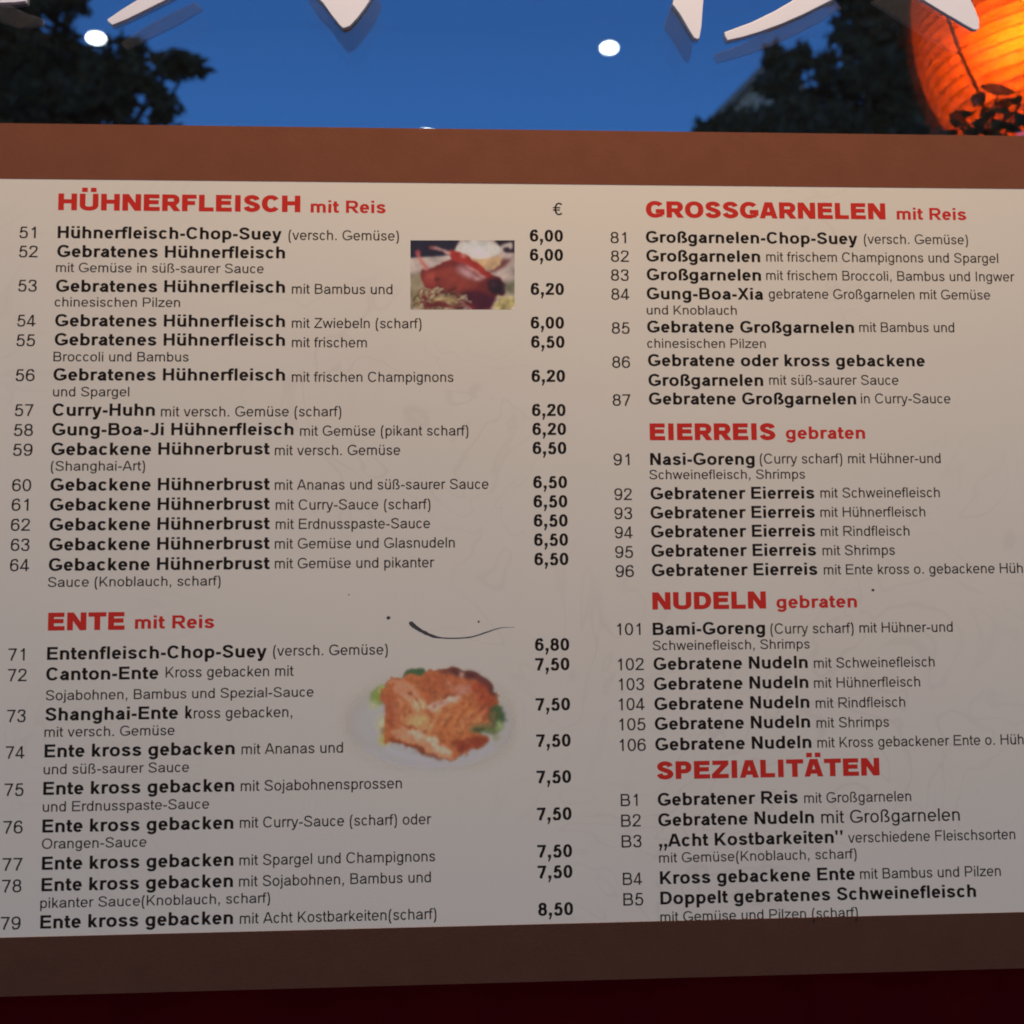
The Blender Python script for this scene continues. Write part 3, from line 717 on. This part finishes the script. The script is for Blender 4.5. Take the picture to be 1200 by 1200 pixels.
# roast duck beside a bowl
c = Canvas(120, 125, 1035, 733, 184, 122)
c.put(np.ones_like(c.a), (186, 158, 142))
c.poly([(110, 110), (560, 110), (520, 190), (480, 250), (400, 262), (110, 278)], (36, 28, 40), 1.5)
c.poly([(850, 110), (1050, 110), (1050, 235), (960, 235), (925, 205)], (46, 30, 36), 1.5)
c.line([(905, 215), (935, 175), (1000, 160), (1000, 185)], 34, (192, 170, 155), 1.5)
c.poly([(120, 430), (230, 400), (300, 560), (120, 600)], (150, 130, 95), 4)
c.poly([(930, 290), (1010, 285), (960, 350), (860, 405), (800, 400)], (112, 58, 50), 2.5)
c.poly([(600, 262), (700, 285), (925, 262), (910, 340), (850, 382), (770, 385)], (198, 152, 104), 1.2)
c.ell(715, 205, 195, 82, (206, 190, 174), 1.5)
c.ell(700, 195, 130, 48, (212, 200, 188), 4)
c.warp(7, 7)
c.poly([(225, 390), (330, 355), (420, 322), (490, 290), (470, 225), (550, 228), (650, 300), (830, 425), (905, 455), (962, 520), (940, 600), (850, 640), (815, 733), (640, 733), (560, 620), (420, 590), (330, 590), (250, 545), (208, 450)], (118, 34, 26), 1.3)
c.poly([(330, 390), (500, 350), (600, 440), (730, 520), (600, 570), (430, 545), (360, 500)], (146, 52, 34), 4)
c.ell(290, 450, 60, 60, (164, 62, 44), 4); c.ell(290, 500, 40, 40, (150, 50, 36), 4)
c.ell(355, 475, 20, 22, (80, 26, 20), 2); c.ell(380, 560, 50, 14, (70, 26, 18), 2)
c.poly([(470, 225), (560, 228), (660, 300), (840, 425), (800, 470), (640, 370), (490, 300)], (168, 40, 26), 1.5)
c.poly([(510, 360), (600, 345), (680, 400), (760, 455), (720, 480), (610, 440)], (178, 112, 106), 4)
c.line([(610, 355), (700, 395), (780, 460)], 20, (218, 150, 132), 1.8)
c.line([(570, 400), (640, 430)], 30, (196, 150, 150), 4)
c.line([(690, 460), (760, 465)], 18, (214, 178, 170), 2.5)
c.ell(585, 262, 22, 16, (214, 130, 100), 2.5)
c.line([(545, 330), (620, 370)], 20, (120, 60, 66), 3)
c.poly([(540, 585), (700, 560), (860, 640), (815, 733), (690, 710), (600, 650)], (74, 20, 30), 3)
c.poly([(790, 500), (880, 452), (962, 522), (932, 612), (830, 622)], (42, 20, 26), 2.5)
c.ell(845, 520, 26, 30, (72, 34, 38), 3)
c.line([(310, 185), (390, 220), (475, 252)], 24, (190, 132, 118), 1.5); c.ell(312, 190, 24, 16, (150, 52, 56), 2)
c.line([(192, 245), (215, 310), (255, 375)], 30, (196, 96, 82), 2); c.ell(190, 240, 24, 22, (186, 62, 62), 2)
c.poly([(120, 570), (330, 575), (540, 585), (590, 733), (120, 733)], (134, 108, 72), 3)
for _ in range(70):
    x, y = random.uniform(130, 560), random.uniform(580, 730)
    L, an = random.uniform(30, 110), random.uniform(-0.9, 0.9)
    cl = random.choice([(196, 176, 132), (90, 34, 24), (80, 66, 34), (150, 100, 66), (176, 150, 104), (110, 30, 24)])
    c.line([(x, y), (x + L * math.cos(an) / 2, y + L * math.sin(an) / 2 - 12), (x + L * math.cos(an), y + L * math.sin(an))], random.uniform(8, 20), cl, 0.9, 0.8)
c.line([(330, 660), (420, 640), (510, 650)], 26, (190, 150, 90), 2); c.line([(280, 700), (400, 690), (520, 710)], 30, (110, 34, 26), 2)
c.poly([(950, 490), (1050, 470), (1050, 600), (950, 585)], (104, 98, 66), 4)
c.poly([(830, 733), (850, 680), (920, 632), (1050, 612), (1050, 733)], (186, 160, 96), 2)
for _ in range(26):
    x, y = random.uniform(850, 1030), random.uniform(630, 730)
    c.ell(x, y, random.uniform(8, 24), random.uniform(6, 14), random.choice([(206, 186, 126), (150, 120, 62), (196, 168, 90)]), 1.2, 0.7, random.uniform(0, 3))
c.grain(2.2, 0.025); c.grain(6, 0.05)
print_obj("duck_picture", c, lambda x, y: (465 + x / 7.5, 265 + y / 7.5), (190, 170, 152), 0.92, 0.12)

# sliced roast duck on a white plate
c = Canvas(-40, 270, 900, 860, 240, 150)
c.put(np.ones_like(c.a), (166, 153, 147), alpha=False)
c.ell(455, 590, 425, 225, (165, 157, 158), 9, 0.8)
c.ell(455, 600, 330, 175, (160, 152, 152), 9, 0.5)
c.soft = 0.7
c.line([(120, 720), (250, 785), (430, 810), (620, 785), (760, 720)], 24, (174, 170, 184), 5, 0.8)
c.line([(220, 720), (330, 760), (470, 785)], 14, (190, 184, 196), 4, 0.6)
c.warp(9, 7)
c.ell(360, 350, 60, 32, (60, 82, 50), 2, rot=-0.25); c.ell(190, 450, 42, 55, (116, 128, 56), 3, rot=0.3)
c.ell(215, 410, 30, 26, (150, 156, 84), 3); c.ell(165, 500, 26, 22, (170, 170, 120), 4)
c.ell(200, 600, 30, 60, (196, 170, 130), 4); c.ell(230, 660, 40, 40, (182, 160, 70), 4); c.ell(200, 640, 12, 12, (110, 66, 56), 3)
c.poly([(240, 380), (300, 358), (420, 335), (540, 310), (640, 322), (720, 372), (775, 430), (795, 500), (750, 580), (690, 620), (745, 660), (715, 705), (620, 742), (540, 772), (430, 725), (300, 690), (225, 690), (200, 600), (222, 520), (212, 430)], (166, 86, 46), 1.4)
c.poly([(380, 380), (470, 335), (560, 318), (600, 400), (480, 480), (400, 430)], (158, 78, 44), 4)
c.poly([(480, 330), (560, 312), (640, 320), (725, 372), (778, 430), (760, 460), (680, 400), (600, 350)], (86, 44, 40), 3)
c.poly([(640, 400), (700, 400), (790, 490), (760, 560), (700, 520)], (148, 60, 34), 4)
c.poly([(255, 385), (300, 375), (430, 470), (420, 520), (370, 525), (300, 460)], (190, 116, 82), 1.8)
c.poly([(340, 470), (420, 460), (430, 500), (390, 530)], (206, 160, 116), 3)
c.poly([(215, 440), (270, 430), (290, 560), (260, 640), (220, 590)], (158, 76, 44), 3)
c.poly([(430, 495), (560, 450), (610, 440), (560, 510), (470, 540)], (196, 156, 138), 2.5)
c.line([(480, 502), (530, 482)], 14, (120, 84, 84), 2)
c.poly([(450, 560), (600, 460), (700, 520), (740, 580), (660, 640), (640, 700), (520, 680)], (174, 92, 48), 3)
c.poly([(300, 560), (430, 530), (470, 600), (430, 640), (330, 620)], (196, 136, 84), 4)
c.poly([(250, 630), (360, 620), (450, 660), (560, 740), (545, 770), (430, 720), (300, 670)], (188, 118, 82), 2.5)
c.line([(350, 640), (430, 665), (540, 735)], 26, (204, 152, 124), 2.5)
c.line([(260, 680), (330, 690), (500, 765)], 16, (126, 54, 28), 2)
c.poly([(560, 690), (640, 660), (740, 660), (715, 705), (600, 742)], (132, 54, 32), 2.5)
c.line([(330, 430), (420, 520)], 8, (120, 56, 34), 1.5); c.line([(450, 480), (560, 445), (640, 400)], 8, (118, 52, 34), 1.8)
c.line([(310, 620), (440, 630)], 8, (130, 62, 36), 1.6); c.ell(545, 400, 26, 20, (170, 96, 64), 3); c.ell(610, 420, 40, 24, (176, 108, 86), 3)
c.ell(595, 340, 22, 12, (196, 150, 130), 2.5); c.ell(700, 330 + 60, 24, 20, (100, 48, 44), 3)
c.ell(785, 550, 42, 50, (62, 78, 44), 2.5, rot=0.2); c.ell(730, 615, 62, 30, (92, 98, 56), 2.5, rot=-0.15)
c.ell(790, 600, 24, 30, (130, 140, 86), 3); c.ell(705, 630, 20, 12, (60, 66, 36), 2); c.ell(770, 655, 20, 14, (140, 136, 96), 3)
c.line([(790, 440), (800, 500)], 10, (186, 176, 156), 2)
for k in range(9):
    x, y = 470 + 34 * k, 470 + 22 * (k % 3) + 6 * k
    c.line([(x - 60, y + 150 - 12 * k), (x - 10, y + 40), (x + 30, y - 30)], 13, (204, 140, 92) if k % 2 else (190, 112, 66), 3, 0.55)
    c.line([(x - 48, y + 156 - 12 * k), (x + 2, y + 46), (x + 42, y - 24)], 6, (112, 48, 28), 2, 0.55)
for k in range(5):
    x, y = 262 + 30 * k, 470 - 14 * k
    c.line([(x, y), (x + 16, y + 60), (x + 6, y + 130)], 12, (204, 140, 100), 3, 0.4)
    c.line([(x + 12, y), (x + 28, y + 60), (x + 18, y + 130)], 6, (124, 56, 34), 2, 0.45)
fm = c.blur(c.mask([(215, 350), (640, 310), (800, 430), (820, 560), (720, 720), (540, 775), (200, 700)]), 3)
g = c.blur(rng.normal(size=c.X.shape), 2.0); g /= g.std()
c.img = c.img * (1 + 0.04 * (g * fm)[..., None])
for _ in range(60):
    x, y, an = random.uniform(250, 740), random.uniform(350, 720), random.uniform(-0.4, 0.9)
    if not (300 < x + y * 0.2 < 800): continue
    c.line([(x, y), (x + 30 * math.cos(an), y + 30 * math.sin(an))], random.uniform(5, 11), random.choice([(206, 150, 104), (130, 58, 32), (186, 108, 62), (150, 74, 40)]), 1.6, 0.22)
c.a = np.clip(c.a, 0, 1)
ed = np.clip(np.minimum.reduce([c.X0 - c.x0, c.x1 - c.X0, c.Y0 - c.y0, c.y1 - c.Y0]) / 40, 0, 1)
c.a *= ed
print_obj("plate_picture", c, lambda x, y: (400 + x / 4.286, 710 + y / 4.286), (166, 153, 147), 1.02, 0.14)

# ------------------------------------------------------------------ raised white strokes of the shop lettering on the glass
LET = [
 ([(-26, -30), (-22, -3), (0, 3.6), (18, 3.0), (30, 1.6), (31, -6), (12, -12)], "white lettering stroke with flat foot over the tree reflection"),
 ([(125.5, 23), (127, 26), (132, 29.5), (150, 22), (172, 11), (197, -1), (225, -18), (216, -26), (188, -14), (161, 0), (142, 12)], "white slanting lettering stroke beside the glowing lamp over the tree reflection"),
 ([(340, -50), (368, -6), (379, 4), (390, 19), (398, 29.5), (402, 33), (405, 32.5), (410, 30.5), (419, 21), (428, 9), (434, 0), (444, -20), (430, -48)], "white lettering stroke ending in a broad rounded point on plain blue"),
 ([(800, -34), (791, -6), (788, 5), (797, 17), (808, 36), (813.5, 44.5), (817, 46.2), (819.5, 45), (822, 31), (824, 0), (826, -34)], "white narrow lettering stroke ending in a sharp downward point"),
 ([(848.5, 38), (850, 43), (852.5, 47.5), (870, 43.5), (890, 37.5), (916, 28), (940, 17.5), (976, -0.5), (1004, -18), (996, -27), (960, -14), (930, 0), (908, 13), (880, 26.5)], "white long sweeping lettering stroke with a square end above the roof reflection"),
 ([(1040, -26), (1082, 0), (1110, 17), (1130, 29), (1141, 35), (1145, 35.5), (1147.4, 33), (1147.5, 24), (1143, 12), (1137, -1), (1128, -24), (1092, -44)], "white lettering stroke with a pointed tip across the lit red lantern"),
]
for pts, lab in LET:
    q = [P(x, y, GLASS_Y - 0.0018) for x, y in pts]
    o = prism("window_letter", [(p.x, p.z) for p in q], GLASS_Y - 0.0020, GLASS_Y - 0.0002, M['vinyl'], bevel=0.00025)
    tag(o, lab, "lettering", "white letters on the window")

# ------------------------------------------------------------------ red lantern hanging inside
LY = 0.58
LC = P(1222, 2, LY)
RXL, RZL = 0.122, 0.165
lan = empty("paper_lantern", (LC.x, LC.y, LC.z - RZL))
tag(lan, "lit red paper lantern with wire ribs hanging behind the window", "lantern")
bm = bmesh.new()
N = 30
prof = []
for i in range(N * 3 + 1):
    t = i / (N * 3); zz = -RZL * 0.93 + 2 * RZL * 0.93 * t
    r = RXL * math.sqrt(max(0, 1 - (zz / RZL) ** 2)) ** 0.9
    pinch = 0.0022 * math.sin(math.pi * ((t * N) % 1.0))
    prof.append((r + pinch, zz))
lathe(bm, prof, LC, 72)
adopt(bm_obj("paper_shade", bm, M['lantern'], smooth=True), lan)
for i in range(N + 1):
    t = i / N; zz = -RZL * 0.93 + 2 * RZL * 0.93 * t
    r = RXL * math.sqrt(max(0, 1 - (zz / RZL) ** 2)) ** 0.9 + 0.0004
    bm = bmesh.new(); n1, n2 = 56, 5; rg = []
    for k in range(n1):
        a = 2 * math.pi * k / n1
        rg.append([bm.verts.new((LC.x + (r + 0.0007 * math.cos(q)) * math.cos(a), LC.y + (r + 0.0007 * math.cos(q)) * math.sin(a), LC.z + zz + 0.0007 * math.sin(q))) for q in [2 * math.pi * j / n2 for j in range(n2)]])
    for k in range(n1):
        for j in range(n2):
            bm.faces.new((rg[k][j], rg[(k + 1) % n1][j], rg[(k + 1) % n1][(j + 1) % n2], rg[k][(j + 1) % n2]))
    adopt(bm_obj("wire_rib", bm, M['rib'], smooth=True), lan)
for s, nm in ((-1, "bottom_ring"), (1, "top_ring")):
    bm = bmesh.new(); zz = s * RZL * 0.93; r = RXL * math.sqrt(1 - 0.93 ** 2) ** 0.9 + 0.003
    lathe(bm, [(r, zz - 0.008), (r + 0.002, zz), (r, zz + 0.008), (r - 0.005, zz + 0.008), (r - 0.005, zz - 0.008), (r, zz - 0.008)], LC, 32)
    adopt(bm_obj(nm, bm, M['gold'], smooth=False), lan)
bm = bmesh.new(); tube(bm, [LC + Vector((0, 0, 0.02)), LC + Vector((0, 0, 0.3)), Vector((LC.x, LC.y, ZC - 0.001))], [0.003, 0.002, 0.002], 6)
adopt(bm_obj("hanging_cord", bm, M['dark_wood']), lan)
BC = P(1202, 44, LY - 0.062)
bm = bmesh.new(); bmesh.ops.create_uvsphere(bm, u_segments=20, v_segments=12, radius=0.018, matrix=Matrix.Translation(BC))
adopt(bm_obj("bulb", bm, M['bulb'], smooth=True), lan)

# ------------------------------------------------------------------ house plant on the inner sill, before the lantern
PY = 0.30
struct(box("window_sill", (-HALF, 0.201, 1.50), (HALF, 0.48, 1.53), M['dark_wood'], bevel=0.003))
base = P(1160, 230, PY); base.z = 1.5302
plant = empty("potted_plant", base)
tag(plant, "dark round-leaved house plant before the lit lantern inside the window", "plant")
bm = bmesh.new()
lathe(bm, [(0.001, 0.0), (0.038, 0.0), (0.052, 0.075), (0.056, 0.078), (0.056, 0.092), (0.049, 0.092), (0.046, 0.080), (0.001, 0.078)], base, 28)
adopt(bm_obj("pot", bm, M['pot'], smooth=False), plant)
def leaf(px, py, L, W, ang, dy=0.0, tilt=0.22):
    bm = bmesh.new(); c0 = P(px, py, PY + dy); s = (P(101, 0, PY + dy) - P(100, 0, PY + dy)).x
    L *= s * 1.15; W *= s * 1.3; n1, n2 = 10, 4
    ax = Vector((math.cos(ang), tilt * 0.5, math.sin(ang))).normalized()
    up = Vector((-math.sin(ang), tilt, math.cos(ang))); up = (up - ax * up.dot(ax)).normalized(); nm = ax.cross(up)
    top, bot = [], []
    for i in range(n1 + 1):
        t = i / n1; w = W * 0.5 * math.sin(math.pi * min(1, max(0.02, t ** 0.85))) ** 0.75
        th = 0.0016 * math.sin(math.pi * min(0.98, max(0.03, t)))
        row_t, row_b = [], []
        for j in range(-n2, n2 + 1):
            q = j / n2; off = ax * (L * (t - 0.5)) + up * (w * q)
            cup = 0.12 * W * (q * q) + 0.10 * L * (t - 0.5) ** 2
            row_t.append(bm.verts.new(c0 + off + nm * (cup + th * (1 - q * q)))); row_b.append(bm.verts.new(c0 + off + nm * (cup - th * (1 - q * q) - 0.0003)))
        top.append(row_t); bot.append(row_b)
    for g, fl in ((top, 0), (bot, 1)):
        for i in range(n1):
            for j in range(2 * n2):
                f = (g[i][j], g[i + 1][j], g[i + 1][j + 1], g[i][j + 1]); bm.faces.new(f[::-1] if fl else f)
    rim_t = [r[0] for r in top] + top[-1][1:] + [r[-1] for r in top[::-1]][1:] + top[0][::-1][1:-1]
    rim_b = [r[0] for r in bot] + bot[-1][1:] + [r[-1] for r in bot[::-1]][1:] + bot[0][::-1][1:-1]
    for k in range(len(rim_t)):
        bm.faces.new((rim_t[k], rim_b[k], rim_b[(k + 1) % len(rim_b)], rim_t[(k + 1) % len(rim_t)]))
    adopt(bm_obj("leaf", bm, M['leaf_in'], smooth=True), plant)
for a in [(1168, 106, 40, 13, -0.08), (1146, 117, 22, 14, 1.0), (1180, 121, 30, 10, 0.35), (1127, 135, 24, 10, 0.1), (1117, 142, 18, 8, -1.1), (1128, 149, 26, 9, -0.6),
          (1158, 133, 26, 12, 0.6), (1172, 128, 22, 12, -0.2), (1186, 137, 24, 10, 0.2), (1150, 146, 24, 11, 0.1), (1168, 148, 26, 14, 0.5), (1186, 151, 22, 13, -0.3), (1140, 155, 26, 10, 0.2), (1162, 158, 30, 12, -0.2), (1112, 158, 22, 10, 0.4),
          (1094, 158, 20, 10, 0.9), (1196, 142, 20, 12, 0.7), (1192, 118, 16, 8, 0.9)]:
    leaf(*a, dy=random.uniform(-0.015, 0.015))
def stem(pts, r):
    q = spline([tuple(P(x, y, PY + d)) for x, y, d in pts], 6)
    bm = bmesh.new(); tube(bm, [Vector(p) for p in q], [r * (1 - 0.35 * i / len(q)) for i in range(len(q))], 7)
    adopt(bm_obj("stem", bm, M['stem_in'], smooth=True), plant)
pb = (1160, 232, 0)
stem([pb, (1162, 200, 0), (1160, 160, 0), (1152, 125, 0), (1145, 104, 0), (1134, 82, 0), (1124, 58, 0), (1116, 36, 0), (1110, 16, 0), (1104, -12, 0)], 0.0016)
stem([pb, (1158, 200, 0.0), (1148, 165, 0), (1130, 142, 0), (1116, 138, 0)], 0.0013)
stem([pb, (1166, 200, 0.0), (1164, 160, 0), (1163, 135, 0), (1170, 108, 0)], 0.0013)
stem([pb, (1170, 200, 0.0), (1178, 160, 0), (1186, 138, 0), (1196, 120, 0)], 0.0013)

# dark upright beside the lantern
q = P(1197.5, 66, 0.27)
box_o = box("display_post", (q.x, 0.255, 1.5302), (q.x + 0.05, 0.27, q.z), M['dark_wood'], bevel=0.004)
tag(box_o, "dark wooden post standing beside the red lantern behind the glass", "post")

# ------------------------------------------------------------------ across the street: what the glass mirrors
def tree(name, label, base, blobs, nleaf, leaf_size, trunk_r, seed):
    rd = random.Random(seed)
    root = empty(name, base); tag(root, label, "tree", "trees across the street")
    top = max(b[0].z for b in blobs)
    bm = bmesh.new()
    hub = Vector((base.x, base.y, top * 0.45))
    tube(bm, [Vector(base), Vector((base.x + 0.05, base.y, hub.z * 0.5)), hub, Vector((base.x - 0.1, base.y, top * 0.8))], [trunk_r, trunk_r * 0.8, trunk_r * 0.65, trunk_r * 0.2], 10)
    for c, r in blobs:
        mid = hub.lerp(c, 0.5) + Vector((rd.uniform(-.2, .2), rd.uniform(-.2, .2), 0.15))
        tube(bm, [hub - Vector((0, 0, 0.3)), mid, c], [trunk_r * 0.35, trunk_r * 0.2, trunk_r * 0.06], 6)
    adopt(bm_obj("trunk", bm, M['bark'], smooth=True), root)
    vs_, fs = [], []
    tot = sum(r ** 2 for c, r in blobs)
    for c, r in blobs:
        n = int(nleaf * r ** 2 / tot)
        # twigs inside the blob carry the leaves in small sprays
        ntw = max(6, n // 26)
        for _ in range(ntw):
            d = Vector((rd.gauss(0, 1), rd.gauss(0, 1), rd.gauss(0, 1))).normalized()
            tc = c + d * r * (0.25 + 0.8 * rd.random() ** 0.6)
            for _ in range(26):
                p = tc + Vector((rd.gauss(0, 1), rd.gauss(0, 1), rd.gauss(0, 1))) * (0.10 * r + 0.04)
                u = Vector((rd.gauss(0, 1), rd.gauss(0, 1), rd.gauss(0, 1))).normalized(); w = u.orthogonal().normalized()
                s = leaf_size * rd.uniform(0.6, 1.3); i0 = len(vs_)
                vs_ += [p - u * s, p - w * s * 0.45, p + u * s, p + w * s * 0.45]; fs.append((i0, i0 + 1, i0 + 2, i0 + 3))
    adopt(mesh_obj("crown", vs_, fs, M['leaf']), root)
    return root
def blob(px, py, y, r_px):
    c = RP(px, py, y); s = (RP(px + 1, py, y) - c).length
    return (c, r_px * s)

T1 = -11.0
bl = [blob(*a) for a in [(-40, -40, T1, 60), (20, 30, T1, 45), (60, 70, T1 - .5, 42), (75, 0, T1, 26), (10, 100, T1, 46), (70, 120, T1 + .4, 38), (115, 85, T1, 30), (125, 125, T1, 28), (152, 62, T1, 17), (152, 100, T1, 16), (180, 100, T1, 14), (185, 128, T1, 15),
    (205, 74, T1, 12), (224, 74, T1, 10), (-30, 130, T1 + 1, 60), (-80, 60, T1, 70), (20, 190, T1, 60), (100, 180, T1, 50), (-70, 200, T1, 70), (150, 165, T1, 18)]]
bx = RP(-20, 160, T1); tree("street_tree", "leafy dark tree with ragged twigs mirrored behind the glowing street lamp", Vector((bx.x, bx.y, 0)), bl, 15000, 0.085, 0.2, 3)
T2 = -13.0
bl = [blob(*a) for a in [(1160, 20, T2, 62), (1230, 60, T2, 70), (1170, 110, T2, 56), (1280, 0, T2, 80), (1300, 120, T2, 80), (1230, -60, T2, 80), (1010, -14, T2, 34), (1050, -40, T2, 56), (1003, 40, T2, 22), (1012, 84, T2 + .5, 26),
    (962, 104, T2, 16), (925, 84, T2, 14), (908, 66, T2, 8), (942, 66, T2, 8), (930, 112, T2, 16), (898, 98, T2, 8), (985, 118, T2, 20), (1050, 50, T2, 42), (1050, 120, T2, 42), (1080, 20, T2, 46), (1110, 90, T2, 46), (1010, 180, T2, 46), (1080, 190, T2, 60), (968, 70, T2, 9)]]
bx = RP(1030, 160, T2); tree("street_tree", "tall dense dark tree mirrored next to the red lantern", Vector((bx.x, bx.y, 0)), bl, 34000, 0.095, 0.22, 5)
T3 = -10.0
bl = [blob(*a) for a in [(838, 151, T3, 8), (852, 145, T3, 9), (872, 150, T3, 12), (895, 145, T3, 13), (915, 138, T3, 12), (940, 142, T3, 18), (965, 148, T3, 18), (870, 168, T3, 22), (838, 170, T3, 14), (910, 172, T3, 26), (950, 172, T3, 26), (985, 150, T3, 16), (824, 160, T3, 6)]]
bx = RP(880, 200, T3); tree("street_tree", "low rounded dark tree mirrored below the gabled roof", Vector((bx.x, bx.y, 0)), bl, 11000, 0.06, 0.12, 9)

# gabled house behind the trees
HY = -24.0
e0 = RP(838, 134, HY); e1 = RP(893, 78, HY)
sl = (e1.z - e0.z) / abs(e1.x - e0.x)
rx = e0.x + (e1.x - e0.x) * 1.15; rz = e0.z + (e1.z - e0.z) * 1.15
xl = e0.x - 0.4 * (1 if e1.x > e0.x else -1); zl = e0.z - 0.4 * sl
xr = 2 * rx - xl
house = empty("gabled_house", (rx, HY - 4, 0)); tag(house, "house with a steep gabled roof mirrored between tree and lamp", "house")
bm = bmesh.new()
inn = 0.35
pts = [(xl + inn, 0), (xr - inn, 0), (xr - inn, zl + inn * sl - 0.25), (rx, rz - 0.25), (xl + inn, zl + inn * sl - 0.25)]
a = [bm.verts.new((x, HY, z)) for x, z in pts]; b = [bm.verts.new((x, HY - 9, z)) for x, z in pts]
for i in range(5):
    j = (i + 1) % 5; bm.faces.new((a[i], a[j], b[j], b[i]))
bm.faces.new(a); bm.faces.new(b[::-1])
adopt(bm_obj("wall", bm, M['plaster']), house)
bm = bmesh.new()
pts = [(xl, zl - 0.2), (rx, rz - 0.2), (xr, zl - 0.2), (xr, zl), (rx, rz), (xl, zl)]
a = [bm.verts.new((x, HY + 0.3, z)) for x, z in pts]; b = [bm.verts.new((x, HY - 9.3, z)) for x, z in pts]
for i in range(6):
    j = (i + 1) % 6; bm.faces.new((a[i], a[j], b[j], b[i]))
for s in (a, b): bm.faces.new((s[0], s[1], s[4], s[5])); bm.faces.new((s[1], s[2], s[3], s[4]))
adopt(bm_obj("roof", bm, M['rooftile']), house)
for wx in (-1.6, 1.6):
    for wz in (2.0, 5.0):
        adopt(box("window", (rx + wx - 0.5, HY - 0.02, wz), (rx + wx + 0.5, HY + 0.03, wz + 1.3), M['winglass']), house)

# street lamps strung on wires
def street_lamp(px, py, y, wpx, hpx, label):
    c = RP(px, py, y); s = (RP(px + 1, py, y) - c).length
    rx_, rz_ = wpx * s / 2, hpx * s / 2
    root = empty("street_lamp", c); tag(root, label, "street lamp", "lamps strung across the street")
    bm = bmesh.new()
    bmesh.ops.create_uvsphere(bm, u_segments=24, v_segments=14, radius=1.0)
    for v in bm.verts: v.co = c + Vector((v.co.x * rx_, v.co.y * rx_ * 0.6, v.co.z * rz_))
    adopt(bm_obj("diffuser", bm, M['led'], smooth=True), root)
    bm = bmesh.new()
    lathe(bm, [(rx_ * 0.5, rz_ * 0.72), (rx_ * 0.45, rz_ * 1.05), (rx_ * 0.12, rz_ * 1.2), (rx_ * 0.10, rz_ * 1.7), (0.001, rz_ * 1.75)], c, 20)
    adopt(bm_obj("housing", bm, M['metal'], smooth=True), root)
    bm = bmesh.new(); tube(bm, [c + Vector((-9, 0, 0.75)), c + Vector((-4, 0, rz_ * 1.7 + 0.13)), c + Vector((0, 0, rz_ * 1.7)), c + Vector((4, 0, rz_ * 1.7 + 0.13)), c + Vector((9, 0, 0.75))], [0.0008] * 5, 5)
    adopt(bm_obj("span_wire", bm, M['metal']), root)
street_lamp(112, 44, -8.0, 22, 12, "glowing white street lamp mirrored in front of the dark tree")
street_lamp(714, 55.5, -8.0, 20, 12, "glowing white street lamp mirrored alone on the plain blue sky")
street_lamp(500, 156.5, -14.0, 22, 8, "street lamp glint half hidden by the top edge of the brown rail")
